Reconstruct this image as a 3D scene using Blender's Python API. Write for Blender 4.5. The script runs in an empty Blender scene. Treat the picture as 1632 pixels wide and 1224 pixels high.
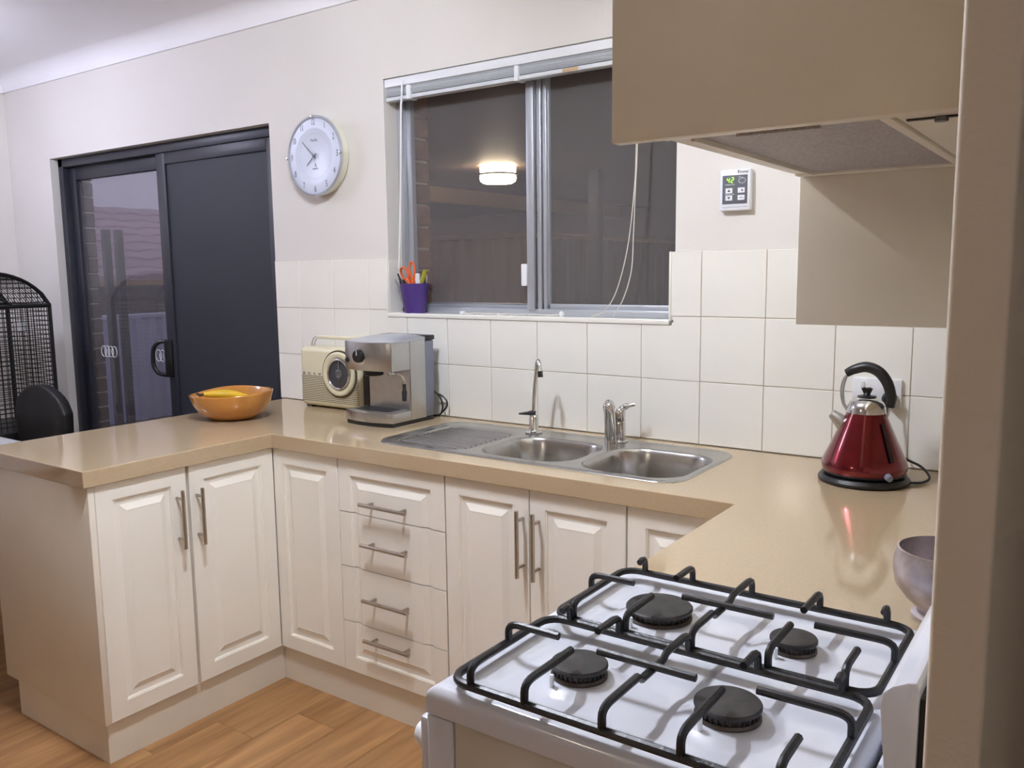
import bpy, bmesh, math, random
from mathutils import Vector, Matrix
random.seed(7)
C = bpy.context.scene.collection
SC = bpy.context.scene

# ------------------------------------------------------------------ camera
def make_camera():
    yaw, pit, rol = 0.612486633, 0.132282301, -0.0120606348
    f = Vector((-math.sin(yaw)*math.cos(pit), math.cos(yaw)*math.cos(pit), -math.sin(pit)))
    r = Vector((math.cos(yaw), math.sin(yaw), 0)); u = r.cross(f)
    r2 = r*math.cos(rol) + u*math.sin(rol); u2 = -r*math.sin(rol) + u*math.cos(rol)
    cd = bpy.data.cameras.new('camera'); cd.sensor_width = 36; cd.lens = 36*1366.36/1632
    cd.clip_start = 0.02
    co = bpy.data.objects.new('camera', cd); C.objects.link(co)
    m = Matrix((r2, u2, -f)).transposed().to_4x4(); m.translation = (2.8346555, -2.4806498, 1.44924277)
    co.matrix_world = m
    SC.camera = co
make_camera()

# ------------------------------------------------------------------ world (dusk) and exposure
w = bpy.data.worlds.new('dusk'); SC.world = w; w.use_nodes = True
w.node_tree.nodes['Background'].inputs[0].default_value = (0.36, 0.33, 0.42, 1)
w.node_tree.nodes['Background'].inputs[1].default_value = 0.38
SC.view_settings.view_transform = 'Standard'
SC.view_settings.look = 'None'
SC.view_settings.gamma = 1.0
SC.view_settings.use_curve_mapping = False
SC.view_settings.exposure = 1.16
SC.cycles.max_bounces = 7; SC.cycles.diffuse_bounces = 4; SC.cycles.glossy_bounces = 3; SC.cycles.transmission_bounces = 3; SC.cycles.transparent_max_bounces = 8
SC.cycles.caustics_reflective = False; SC.cycles.caustics_refractive = False
KITCHEN_LIGHT = 420.0      # emission of the ceiling batten diffuser
DINING_LIGHT = 27.0       # emission of the dining ceiling light
PATIO_LIGHT = 12.0
LIVING_FILL = 11.0  # emission of the added fill globe behind the camera

# ------------------------------------------------------------------ materials
def lin(c):
    return tuple((v/12.92 if v <= .04045 else ((v+.055)/1.055)**2.4) for v in [x/255 for x in c])
def mat(name, c, rough=.5, metal=0, var=0.0, vscale=8, bump=0.0, bscale=60, coat=0, emit=None, estr=0,
        spec=.5, stretch=None, objvar=0.0, c2=None, aniso=0, trans=0):
    m = bpy.data.materials.new(name); m.use_nodes = True
    nt = m.node_tree; b = nt.nodes['Principled BSDF']
    L = nt.links.new
    b.inputs['Base Color'].default_value = (*lin(c), 1)
    b.inputs['Roughness'].default_value = rough; b.inputs['Metallic'].default_value = metal
    b.inputs['Specular IOR Level'].default_value = spec
    if coat: b.inputs['Coat Weight'].default_value = coat; b.inputs['Coat Roughness'].default_value = .05
    if emit: b.inputs['Emission Color'].default_value = (*lin(emit), 1); b.inputs['Emission Strength'].default_value = estr
    if trans: b.inputs['Transmission Weight'].default_value = trans
    tc = nt.nodes.new('ShaderNodeTexCoord'); mp = nt.nodes.new('ShaderNodeMapping')
    L(tc.outputs['Object'], mp.inputs['Vector'])
    if stretch: mp.inputs['Scale'].default_value = stretch
    col = None
    if var or c2:
        n = nt.nodes.new('ShaderNodeTexNoise'); n.inputs['Scale'].default_value = vscale; n.inputs['Detail'].default_value = 6
        L(mp.outputs[0], n.inputs['Vector'])
        mx = nt.nodes.new('ShaderNodeMix'); mx.data_type = 'RGBA'
        a = lin(c); d = lin(c2) if c2 else tuple(max(0, v*(1-var)) for v in a)
        mx.inputs[6].default_value = (*a, 1); mx.inputs[7].default_value = (*d, 1)
        rp = nt.nodes.new('ShaderNodeMapRange'); rp.inputs[1].default_value = .35; rp.inputs[2].default_value = .65
        L(n.outputs[0], rp.inputs[0]); L(rp.outputs[0], mx.inputs[0]); col = mx.outputs[2]
    if objvar:
        oi = nt.nodes.new('ShaderNodeObjectInfo'); hs = nt.nodes.new('ShaderNodeHueSaturation')
        mr = nt.nodes.new('ShaderNodeMapRange'); mr.inputs[3].default_value = 1-objvar; mr.inputs[4].default_value = 1+objvar
        L(oi.outputs['Random'], mr.inputs[0]); L(mr.outputs[0], hs.inputs['Value'])
        if col: L(col, hs.inputs['Color'])
        else: hs.inputs['Color'].default_value = (*lin(c), 1)
        col = hs.outputs[0]
    if col: L(col, b.inputs['Base Color'])
    if bump:
        n2 = nt.nodes.new('ShaderNodeTexNoise'); n2.inputs['Scale'].default_value = bscale; n2.inputs['Detail'].default_value = 3
        L(mp.outputs[0], n2.inputs['Vector'])
        bp = nt.nodes.new('ShaderNodeBump'); bp.inputs['Strength'].default_value = bump; bp.inputs['Distance'].default_value = .01
        L(n2.outputs[0], bp.inputs['Height']); L(bp.outputs[0], b.inputs['Normal'])
    return m
def glass_mat(name, tint, refl=.5, veil=.03, dcol=(.8, .78, .78)):
    """clear pane: fresnel reflection plus a diffuse layer: haze put into the panes, mesh on the insect screen"""
    m = bpy.data.materials.new(name); m.use_nodes = True; nt = m.node_tree
    for n in list(nt.nodes): nt.nodes.remove(n)
    o = nt.nodes.new('ShaderNodeOutputMaterial'); mx = nt.nodes.new('ShaderNodeMixShader'); m2 = nt.nodes.new('ShaderNodeMixShader')
    t = nt.nodes.new('ShaderNodeBsdfTransparent'); t.inputs[0].default_value = (*tint, 1)
    g = nt.nodes.new('ShaderNodeBsdfGlossy'); g.inputs['Roughness'].default_value = .02
    df = nt.nodes.new('ShaderNodeBsdfDiffuse'); df.inputs[0].default_value = (*dcol, 1)
    fr = nt.nodes.new('ShaderNodeFresnel'); fr.inputs[0].default_value = 1.45
    k = nt.nodes.new('ShaderNodeMath'); k.operation = 'MULTIPLY'; k.inputs[1].default_value = refl
    tc = nt.nodes.new('ShaderNodeTexCoord'); no = nt.nodes.new('ShaderNodeTexNoise'); no.inputs['Scale'].default_value = 5
    mr = nt.nodes.new('ShaderNodeMapRange'); mr.inputs[3].default_value = veil*.8; mr.inputs[4].default_value = veil*1.2  # pale haze mixed into the panes; mesh scatter on the insect screen
    L = nt.links.new
    L(tc.outputs['Object'], no.inputs['Vector']); L(no.outputs[0], mr.inputs[0]); L(mr.outputs[0], m2.inputs[0])
    L(fr.outputs[0], k.inputs[0]); L(k.outputs[0], mx.inputs[0]); L(t.outputs[0], mx.inputs[1]); L(g.outputs[0], mx.inputs[2])
    L(mx.outputs[0], m2.inputs[1]); L(df.outputs[0], m2.inputs[2]); L(m2.outputs[0], o.inputs[0])
    return m
def wood_mat():
    m = bpy.data.materials.new('oak_laminate'); m.use_nodes = True; nt = m.node_tree; b = nt.nodes['Principled BSDF']; L = nt.links.new
    b.inputs['Roughness'].default_value = .38
    tc = nt.nodes.new('ShaderNodeTexCoord'); mp = nt.nodes.new('ShaderNodeMapping'); mp.inputs['Scale'].default_value = (9, .9, 1)
    oi = nt.nodes.new('ShaderNodeObjectInfo'); ad = nt.nodes.new('ShaderNodeVectorMath'); ad.operation = 'ADD'
    sc = nt.nodes.new('ShaderNodeMath'); sc.operation = 'MULTIPLY'; sc.inputs[1].default_value = 37
    L(oi.outputs['Random'], sc.inputs[0]); L(tc.outputs['Object'], ad.inputs[0]); L(sc.outputs[0], ad.inputs[1]); L(ad.outputs[0], mp.inputs['Vector'])
    n = nt.nodes.new('ShaderNodeTexNoise'); n.inputs['Scale'].default_value = 2.2; n.inputs['Detail'].default_value = 8; n.inputs['Distortion'].default_value = .6
    L(mp.outputs[0], n.inputs['Vector'])
    r = nt.nodes.new('ShaderNodeValToRGB'); r.color_ramp.elements[0].position = .3; r.color_ramp.elements[1].position = .72
    r.color_ramp.elements[0].color = (*lin((140, 98, 58)), 1); r.color_ramp.elements[1].color = (*lin((186, 142, 94)), 1)
    L(n.outputs[0], r.inputs[0])
    hs = nt.nodes.new('ShaderNodeHueSaturation'); mr = nt.nodes.new('ShaderNodeMapRange'); mr.inputs[3].default_value = .88; mr.inputs[4].default_value = 1.1
    L(oi.outputs['Random'], mr.inputs[0]); L(mr.outputs[0], hs.inputs['Value']); L(r.outputs[0], hs.inputs['Color']); L(hs.outputs[0], b.inputs['Base Color'])
    return m
M = {}
M['wall'] = mat('wall_paint', (229, 225, 219), .6, var=.03, vscale=2, bump=.05, bscale=220)
M['ceil'] = mat('ceiling_paint', (246, 245, 247), .7, var=.02, vscale=3)
M['tile'] = mat('glazed_tile', (245, 243, 235), .10, var=.03, vscale=5, bump=.06, bscale=9, objvar=.012)
M['grout'] = mat('grout', (196, 184, 164), .8, var=.15, vscale=20)
M['cab'] = mat('vinyl_wrap', (245, 240, 229), .32, var=.02, vscale=4, bump=.015, bscale=120)
M['cab_board'] = mat('melamine_board', (230, 222, 207), .42, var=.03, vscale=6, bump=.03, bscale=200)
M['bench'] = mat('stone_laminate', (188, 166, 134), .07, var=.06, vscale=140, bump=.004, bscale=30, spec=.6)
M['nib'] = mat('beige_paint', (224, 213, 194), .55, var=.04, vscale=5, bump=.06, bscale=160)
M['oak'] = wood_mat()
M['steel'] = mat('brushed_steel', (196, 196, 196), .30, 1, var=.08, vscale=40, stretch=(1, 18, 1))
M['sink'] = mat('sink_steel', (188, 187, 184), .24, 1, var=.10, vscale=22, bump=.02, bscale=60)
M['chrome'] = mat('chrome', (214, 214, 214), .06, 1, var=.03)
M['handle'] = mat('satin_nickel', (184, 174, 162), .32, 1, var=.06, vscale=60)
M['white_enamel'] = mat('white_enamel', (216, 218, 226), .12, var=.02, vscale=4, coat=.4)
M['cooker_side'] = mat('cooker_side_paint', (206, 198, 182), .45, var=.05, vscale=10)
M['iron'] = mat('black_enamel_iron', (22, 22, 25), .38, var=.25, vscale=60, bump=.10, bscale=180)
M['black'] = mat('black_plastic', (22, 22, 24), .38, var=.1)
M['cap'] = mat('burner_cap', (28, 27, 27), .5, var=.3, vscale=50, c2=(52, 47, 44))
M['alu_cast'] = mat('burner_ring', (92, 84, 78), .45, .6, var=.3, vscale=80)
M['alu'] = mat('anodised_aluminium', (196, 200, 208), .36, .55, var=.04)
M['white_plastic'] = mat('white_plastic', (236, 238, 242), .35, var=.02)
M['blind'] = mat('blind_slat', (214, 218, 222), .4, var=.03)
M['cord'] = mat('white_cord', (225, 220, 208), .8, var=.05)
M['doorframe'] = mat('dark_powdercoat', (42, 44, 54), .42, var=.06)
M['screen'] = mat('security_mesh', (44, 48, 58), .55, var=.12, vscale=400, bump=.15, bscale=900)
M['glass'] = glass_mat('window_glass', (.88, .86, .85), .35, .082)
M['doorglass'] = glass_mat('door_glass', (.86, .86, .90), .2, .055)
M['flyscreen'] = glass_mat('insect_screen', (.9, .9, .9), 0.0, .055, (.5, .48, .46))
M['hood_grey'] = mat('filter_mesh', (196, 190, 188), .5, .1, var=.35, vscale=300, bump=.35, bscale=700)
M['hood_white'] = mat('hood_enamel', (244, 237, 218), .38, var=.05, vscale=7)
M['red'] = mat('red_metallic', (112, 3, 20), .18, .78, var=.25, vscale=300, coat=.8)
M['cream'] = mat('cream_plastic', (226, 218, 186), .32, var=.03)
M['cream_dark'] = mat('grille_shadow', (84, 76, 54), .6, var=.1)
M['bowl'] = mat('amber_glaze', (200, 142, 68), .12, var=.15, vscale=12, c2=(184, 124, 54), coat=.5)
M['banana'] = mat('banana_skin', (226, 184, 42), .45, var=.12, vscale=14)
M['stem'] = mat('banana_stem', (70, 48, 22), .7, var=.3)
M['purple'] = mat('purple_plastic', (82, 56, 134), .4, var=.06)
M['orange'] = mat('orange_plastic', (228, 104, 50), .35, var=.05)
M['blue'] = mat('blue_plastic', (36, 58, 120), .4, var=.05)
M['olive'] = mat('olive_plastic', (160, 150, 40), .4, var=.08)
M['grey'] = mat('grey_plastic', (120, 122, 128), .4, var=.06)
M['panel_grey'] = mat('control_grey', (92, 95, 104), .4, var=.04)
M['ink'] = mat('ink', (40, 38, 38), .6, var=.05)
M['ink_light'] = mat('silver_ink', (128, 128, 136), .4, .4, var=.05)
M['led'] = mat('led_green', (120, 200, 40), .4, var=.02, emit=(150, 235, 50), estr=1.3)
M['clock'] = mat('clock_face', (214, 220, 238), .35, var=.02)
M['clock_rim'] = mat('clock_body', (226, 224, 206), .35, var=.03)
M['silver'] = mat('tarnished_silver', (206, 198, 204), .34, .55, var=.35, vscale=16, c2=(150, 134, 124))
M['brick'] = mat('clay_brick', (150, 112, 82), .85, var=.35, vscale=30, bump=.3, bscale=60, objvar=.12)
M['brickdark'] = mat('brown_brick', (96, 62, 46), .85, var=.35, vscale=30, bump=.3, bscale=60, objvar=.12)
M['tank'] = mat('smoked_tank', (120, 124, 142), .12, var=.05, spec=.6)
M['leather'] = mat('black_vinyl', (24, 23, 25), .45, var=.1, bump=.1, bscale=90)
M['table'] = mat('white_tabletop', (226, 226, 226), .3, var=.03)
M['fence'] = mat('brown_colorbond', (112, 92, 80), .55, var=.08, vscale=4)
M['fence_blue'] = mat('pale_colorbond', (214, 220, 250), .55, var=.06, vscale=4)
M['roof'] = mat('roof_tile', (206, 176, 186), .7, var=.12, vscale=8, objvar=.06)
M['patio'] = mat('patio_paint', (120, 104, 98), .6, var=.06)
M['fascia'] = mat('fascia_cream', (196, 164, 122), .6, var=.06)
M['concrete'] = mat('concrete', (120, 114, 110), .85, var=.2, vscale=6)
M['post'] = mat('dark_post', (44, 42, 48), .6, var=.1)
M['kitchen_glow'] = mat('diffuser_glow', (255, 255, 255), .5, emit=(236, 242, 255), estr=KITCHEN_LIGHT, var=.01)
M['dining_glow'] = mat('dining_glow', (255, 255, 255), .5, emit=(226, 228, 255), estr=DINING_LIGHT, var=.01)
M['patio_glow'] = mat('patio_glow', (255, 250, 240), .5, emit=(255, 236, 200), estr=PATIO_LIGHT, var=.01)
M['living_fill'] = mat('living_fill', (255, 255, 255), .5, emit=(255, 240, 220), estr=LIVING_FILL, var=.01)
M['faint'] = mat('faint_print', (196, 200, 208), .5, var=.02)
M['dial'] = mat('dial_dark', (66, 68, 74), .3, var=.1)
M['frost'] = mat('dial_glass', (120, 122, 124), .12, .5, var=.1)

# ------------------------------------------------------------------ mesh helpers
def nb(): return bmesh.new()
def box(bm, x0, x1, y0, y1, z0, z1, bev=0, seg=2):
    b = bmesh.new()
    bmesh.ops.create_cube(b, size=1)
    for v in b.verts:
        v.co = Vector(((x0+x1)/2+v.co.x*(x1-x0), (y0+y1)/2+v.co.y*(y1-y0), (z0+z1)/2+v.co.z*(z1-z0)))
    if bev: bmesh.ops.bevel(b, geom=b.edges[:], offset=bev, segments=seg, profile=.5, affect='EDGES')
    merge(bm, b); return bm
def merge(bm, b, mx=None):
    if mx is not None: bmesh.ops.transform(b, matrix=mx, verts=b.verts[:])
    me = bpy.data.meshes.new('t'); b.to_mesh(me); b.free(); bm.from_mesh(me); bpy.data.meshes.remove(me)
def prism(bm, poly, axis, a0, a1, bev=0, seg=2):
    """poly: list of 2D points; axis 'x': (y,z), 'y': (x,z), 'z': (x,y)"""
    b = bmesh.new()
    def P(q, a):
        return Vector((a, q[0], q[1])) if axis == 'x' else Vector((q[0], a, q[1])) if axis == 'y' else Vector((q[0], q[1], a))
    A = [b.verts.new(P(q, a0)) for q in poly]; B = [b.verts.new(P(q, a1)) for q in poly]
    n = len(poly)
    b.faces.new(A); b.faces.new(B[::-1])
    for i in range(n): b.faces.new((A[i], B[i], B[(i+1) % n], A[(i+1) % n]))
    bmesh.ops.recalc_face_normals(b, faces=b.faces[:])
    if bev: bmesh.ops.bevel(b, geom=b.edges[:], offset=bev, segments=seg, profile=.5, affect='EDGES')
    merge(bm, b); return bm
def tube(bm, pts, r, seg=10, cap=True, flat=None):
    pts = [Vector(p) for p in pts]; n = len(pts)
    rs = r if isinstance(r, (list, tuple)) else [r]*n
    T = []
    for i in range(n):
        a = pts[max(0, i-1)]; c = pts[min(n-1, i+1)]
        T.append((c-a).normalized())
    up = Vector((0, 0, 1)) if abs(T[0].z) < .9 else Vector((1, 0, 0))
    N = (up - T[0]*up.dot(T[0])).normalized(); rings = []
    for i in range(n):
        if i:
            N = (N - T[i]*N.dot(T[i])).normalized()
        Bn = T[i].cross(N); ring = []
        for k in range(seg):
            a = 2*math.pi*k/seg
            d = N*math.cos(a)*(flat or 1) + Bn*math.sin(a)
            ring.append(bm.verts.new(pts[i]+d*rs[i]))
        rings.append(ring)
    for i in range(n-1):
        for k in range(seg):
            bm.faces.new((rings[i][k], rings[i][(k+1) % seg], rings[i+1][(k+1) % seg], rings[i+1][k]))
    if cap:
        bm.faces.new(rings[0][::-1]); bm.faces.new(rings[-1])
    return bm
def lathe(bm, prof, c, axis='z', seg=32, close=False, fn=None):
    """prof: list of (radius, height); axis z up, '-y' towards the room, '-x' towards the left"""
    c = Vector(c); rings = []
    def P(r, h, a):
        ca, sa = math.cos(a)*r, math.sin(a)*r
        if axis == 'z': q = Vector((ca, sa, h))
        elif axis == '-y': q = Vector((ca, -h, sa))
        else: q = Vector((-h, ca, sa))
        return c+q if fn is None else c+fn(q, a)
    for r, h in prof:
        if r < 1e-6: rings.append([bm.verts.new(P(0, h, 0))])
        else: rings.append([bm.verts.new(P(r, h, 2*math.pi*k/seg)) for k in range(seg)])
    m = len(rings)
    for i in range(m if close else m-1):
        A, B = rings[i], rings[(i+1) % m]
        for k in range(seg):
            k2 = (k+1) % seg
            if len(A) == 1 and len(B) == 1: continue
            if len(A) == 1: bm.faces.new((A[0], B[k], B[k2]))
            elif len(B) == 1: bm.faces.new((A[k], A[k2], B[0]))
            else: bm.faces.new((A[k], A[k2], B[k2], B[k]))
    return bm
def cells(bm, us, vs, keep, plane, a0, a1):
    """solid slab made of grid cells; plane 'xz' (thickness along y) or 'xy' (thickness along z)"""
    b = bmesh.new(); V = {}
    def v(i, j, k):
        if (i, j, k) not in V:
            a = a1 if k else a0
            V[i, j, k] = b.verts.new((us[i], a, vs[j]) if plane == 'xz' else (us[i], vs[j], a))
        return V[i, j, k]
    nu, nv = len(us)-1, len(vs)-1
    K = [[keep((us[i]+us[i+1])/2, (vs[j]+vs[j+1])/2) for j in range(nv)] for i in range(nu)]
    g = lambda i, j: 0 <= i < nu and 0 <= j < nv and K[i][j]
    for i in range(nu):
        for j in range(nv):
            if not K[i][j]: continue
            for k in (0, 1): b.faces.new([v(i, j, k), v(i+1, j, k), v(i+1, j+1, k), v(i, j+1, k)])
            if not g(i-1, j): b.faces.new([v(i, j, 0), v(i, j+1, 0), v(i, j+1, 1), v(i, j, 1)])
            if not g(i+1, j): b.faces.new([v(i+1, j, 0), v(i+1, j+1, 0), v(i+1, j+1, 1), v(i+1, j, 1)])
            if not g(i, j-1): b.faces.new([v(i, j, 0), v(i+1, j, 0), v(i+1, j, 1), v(i, j, 1)])
            if not g(i, j+1): b.faces.new([v(i, j+1, 0), v(i+1, j+1, 0), v(i+1, j+1, 1), v(i, j+1, 1)])
    bmesh.ops.recalc_face_normals(b, faces=b.faces[:])
    merge(bm, b); return bm
BASE = {}
def O(name, bm, m, parent=None, origin=None, smooth=False, auto=None, **kw):
    base = BASE[parent.name] if parent else Vector(origin or (0, 0, 0))
    bmesh.ops.translate(bm, verts=bm.verts[:], vec=-base)
    bmesh.ops.recalc_face_normals(bm, faces=bm.faces[:])
    me = bpy.data.meshes.new(name); bm.to_mesh(me); bm.free()
    o = bpy.data.objects.new(name, me); C.objects.link(o)
    me.materials.append(M[m] if isinstance(m, str) else m)
    if smooth:
        me.polygons.foreach_set('use_smooth', [True]*len(me.polygons))
        if auto is None: auto = 35
        me.set_sharp_from_angle(angle=math.radians(auto))
    if parent: o.parent = parent
    else: o.location = base
    BASE[o.name] = base
    tag(o, **kw)
    return o
def tag(o, label=None, cat=None, group=None, kind=None):
    if label: o['label'] = label
    if cat: o['category'] = cat
    if group: o['group'] = group
    if kind: o['kind'] = kind
    return o
def T(name, loc, label, cat, group=None, kind=None):
    o = bpy.data.objects.new(name, None); C.objects.link(o); o.location = loc; o.empty_display_size = .05
    BASE[o.name] = Vector(loc)
    return tag(o, label, cat, group, kind)
def B(name, parent, m, *a, bev=0, seg=2, smooth=False, **kw):
    return O(name, box(nb(), *a, bev=bev, seg=seg), m, parent, smooth=smooth or bool(bev), **kw)
def text(name, s, size, mx, m, parent, ext=.0004):
    cu = bpy.data.curves.new('t', 'FONT'); cu.body = s; cu.size = size; cu.extrude = ext; cu.align_x = 'CENTER'; cu.align_y = 'CENTER'; cu.resolution_u = 3
    o = bpy.data.objects.new('t', cu); C.objects.link(o)
    dg = bpy.context.evaluated_depsgraph_get(); me = bpy.data.meshes.new_from_object(o.evaluated_get(dg))
    bpy.data.objects.remove(o); bpy.data.curves.remove(cu)
    b = nb(); b.from_mesh(me); bpy.data.meshes.remove(me)
    bmesh.ops.transform(b, matrix=mx, verts=b.verts[:])
    return O(name, b, m, parent)
def face_mx(x, y, z, sx=1):      # text plane facing -y
    return Matrix.Translation((x, y, z)) @ Matrix.Rotation(math.pi/2, 4, 'X') @ Matrix.Scale(sx, 4, (1, 0, 0))
def arc(p0, p1, p2, n=8):        # quadratic curve
    p0, p1, p2 = Vector(p0), Vector(p1), Vector(p2)
    return [(1-t)**2*p0+2*t*(1-t)*p1+t*t*p2 for t in [i/n for i in range(n+1)]]
def spline(pts, n=8):            # Catmull-Rom
    P = [Vector(p) for p in pts]; P = [2*P[0]-P[1]]+P+[2*P[-1]-P[-2]]; out = []
    for i in range(1, len(P)-2):
        a, b, c, d = P[i-1:i+3]
        for k in range(n):
            t = k/n
            out.append(.5*((2*b)+(c-a)*t+(2*a-5*b+4*c-d)*t*t+(3*b-a-3*c+d)*t**3))
    out.append(P[-2]); return out
def link_copy(o, parent, loc=None):
    c = o.copy(); C.objects.link(c); c.parent = parent; BASE[c.name] = BASE[o.name]
    if loc is not None: c.location = loc
    return c

# ================================================================== SETTING
CEIL = 2.56
XL, XR = -2.43, 2.742
# floor: a base slab and individual laminate planks
floor = O('floor', box(nb(), XL-.12, 3.75, -6.6, .12, -.05, -.006), 'grout', origin=(0, 0, 0),
          label='warm oak laminate plank floor of the kitchen', cat='floor', kind='structure')
PW, PL = .178, 1.28
pbm = box(nb(), -PW/2+.0006, PW/2-.0006, -PL/2+.0006, PL/2-.0006, -.006, 0)
plank0 = O('plank', pbm, 'oak', floor)
first = True; col = 0
x = XL+PW/2+.0
x = .527+PW/2 - PW*17
while x < 3.8:
    off = (-.889+PL/2) if abs(x-(.527+PW/2)) < .01 else random.random()*PL
    y = off - PL*7
    while y < .6:
        if y-PL/2 < .1 and y+PL/2 > -6.6 and x > XL-.1:
            yy0 = max(y-PL/2, -6.6); yy1 = min(y+PL/2, .0)
            if yy1-yy0 > .05:
                if yy1-yy0 > PL-.001:
                    o = plank0 if first else link_copy(plank0, floor)
                    first = False; o.location = (x, y, 0)
                else:
                    h = (yy1-yy0)/2-.0006
                    o = O('plank', box(nb(), -PW/2+.0006, PW/2-.0006, -h, h, -.006, 0), 'oak', floor); o.location = (x, (yy0+yy1)/2, 0)
        y += PL
    x += PW
O('ceiling', box(nb(), XL-.12, 3.75, -6.6, .12, CEIL, CEIL+.05), 'ceil', origin=(0, 0, CEIL),
  label='plain off-white plaster ceiling above the kitchen', cat='ceiling', kind='structure')
# back wall with window and door openings
WX0, WX1, WZ0, WZ1 = .505, 1.71, 1.285, 2.172
DX0, DX1, DZ1 = -1.98, -.16, 2.08
YW = .008
def kw(x, z):
    if DX0 < x < DX1 and z < DZ1: return False
    if WX0 < x < WX1 and WZ0 < z < WZ1: return False
    return True
wall_back = O('wall_back', cells(nb(), [XL-.12, DX0, DX1, WX0, WX1, 3.75], [0, WZ0, DZ1, WZ1, CEIL], kw, 'xz', YW, .12), 'wall', origin=(0, 0, 0),
              label='pale painted back wall holding the window, glass door and tiled splashback', cat='wall', kind='structure')
O('wall_left', box(nb(), XL-.1, XL, -6.6, YW, 0, CEIL), 'wall', origin=(XL, 0, 0), label='pale painted wall at the far left behind the birdcage', cat='wall', kind='structure')
O('wall_front', box(nb(), XL-.1, 3.75, -6.6, -6.5, 0, CEIL), 'wall', origin=(0, -6.55, 0), label='painted wall behind the camera facing the benches', cat='wall', kind='structure')
O('wall_hall', box(nb(), 3.65, 3.75, -6.5, YW, 0, CEIL), 'wall', origin=(3.7, 0, 0), label='painted far wall of the hall beside the kitchen', cat='wall', kind='structure')
O('wall_right', box(nb(), XR, XR+.037, -1.838, YW, 0, CEIL, bev=.004, seg=3), 'nib', origin=(XR, -1.838, 0), smooth=True,
  label='beige wall end in the right foreground behind the cooker', cat='wall', kind='structure')
# grout bed + tiles of the splashback
gb = nb()
def ktile(x, z): return not (WX0-.002 < x < WX1+.002 and z > WZ0-.012)
cells(gb, [DX1+.002, WX0, WX1, XR], [.902, WZ0-.012, 1.5], ktile, 'xz', .0025, YW+.001)
O('grout_bed', gb, 'grout', wall_back)
def tile_box(w, h): return box(nb(), -w/2, w/2, 0, .006, -h/2, h/2, bev=.0012, seg=1)
full = None; G = .0011
def add_tile(x0, x1, z0, z1):
    global full
    w_, h_ = x1-x0-2*G, z1-z0-2*G
    if w_ < .01 or h_ < .01: return
    if abs(w_-(.2-2*G)) < 1e-4 and abs(h_-(.2-2*G)) < 1e-4:
        if full is None: full = O('tile', tile_box(w_, h_), 'tile', wall_back); o = full
        else: o = link_copy(full, wall_back)
    else: o = O('tile', tile_box(w_, h_), 'tile', wall_back)
    o.location = ((x0+x1)/2, random.uniform(-.0003, .0003), (z0+z1)/2)
    o.rotation_euler = (random.uniform(-.002, .002), 0, random.uniform(-.002, .002))
def notch_tile(x0, x1, z0, z1, xc, side):
    a, c, zl, zh, zn = x0+G, x1-G, z0+G, z1-G, WZ0-.013
    p = [(a, zl), (c, zl), (c, zn), (xc, zn), (xc, zh), (a, zh)] if side > 0 else [(a, zl), (c, zl), (c, zh), (xc, zh), (xc, zn), (a, zn)]
    O('tile', prism(nb(), p, 'y', 0, .006), 'tile', wall_back)
xs = [DX1+.004] + [.2*i for i in range(0, 14)] + [XR]
for i in range(len(xs)-1):
    x0, x1 = xs[i], xs[i+1]
    for k in range(3):
        z0, z1 = .902+.2*k-.002*(k > 0), 1.1+.2*k
        if k == 0: z0 = .903
        else: z0 = .9+.2*k
        if k == 2:
            if x1 <= WX0 or x0 >= WX1: add_tile(x0, x1, z0, z1)
            else:
                if x0 < WX0: add_tile(x0, WX0-.004, z0, z1)
                if x1 > WX1: add_tile(WX1+.004-.022, x1, z0, z1)
        elif k == 1 and x1 > WX0 and x0 < WX1:
            if x0 < WX0: notch_tile(x0, x1, z0, z1, WX0-.006, 1)
            elif x1 > WX1-.018: notch_tile(x0, x1, z0, z1, WX1-.006, -1)
            else: add_tile(x0, x1, z0, WZ0-.012)
        else: add_tile(x0, x1, z0, z1)
# window sill edge trims
O('sill_edge', box(nb(), WX0-.004, WX1-.008, -.004, .004, WZ0-.013, WZ0+.004, bev=.003, seg=3), 'tile', wall_back, smooth=True)
O('sill_edge', box(nb(), WX1-.016, WX1-.008, -.004, .004, WZ0-.013, 1.5, bev=.003, seg=3), 'tile', wall_back, smooth=True)
O('sill_edge', box(nb(), WX0-.006, WX0+.002, -.002, .004, WZ0+.004, 1.5, bev=.002, seg=2), 'tile', wall_back, smooth=True)
O('window_sill', box(nb(), WX0, WX1, .0, .118, WZ0-.004, WZ0+.003), 'tile', wall_back)
O('sill_tile', box(nb(), WX0, WX0+.004, .004, .085, WZ0+.003, 1.495), 'tile', wall_back)
# outer brick leaf: brick ends seen beside the window and the door
def brick_column(x1, z0, z1, m):
    z = z0; k = 0
    me = None
    while z < z1:
        ln = .23 if k % 2 == 0 else .11
        o = O('brick', box(nb(), -ln, 0, .0, .11, 0, .076, bev=.004, seg=1), m, wall_back); o.location = (x1+random.uniform(-.002, .002), .13, z)
        z += .086; k += 1
    O('mortar', box(nb(), x1-.24, x1-.008, .135, .232, z0, z1), 'grout', wall_back)
brick_column(.53, 1.20, 2.25, 'brick')
brick_column(-1.98, .0, 2.25, 'brickdark')
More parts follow.
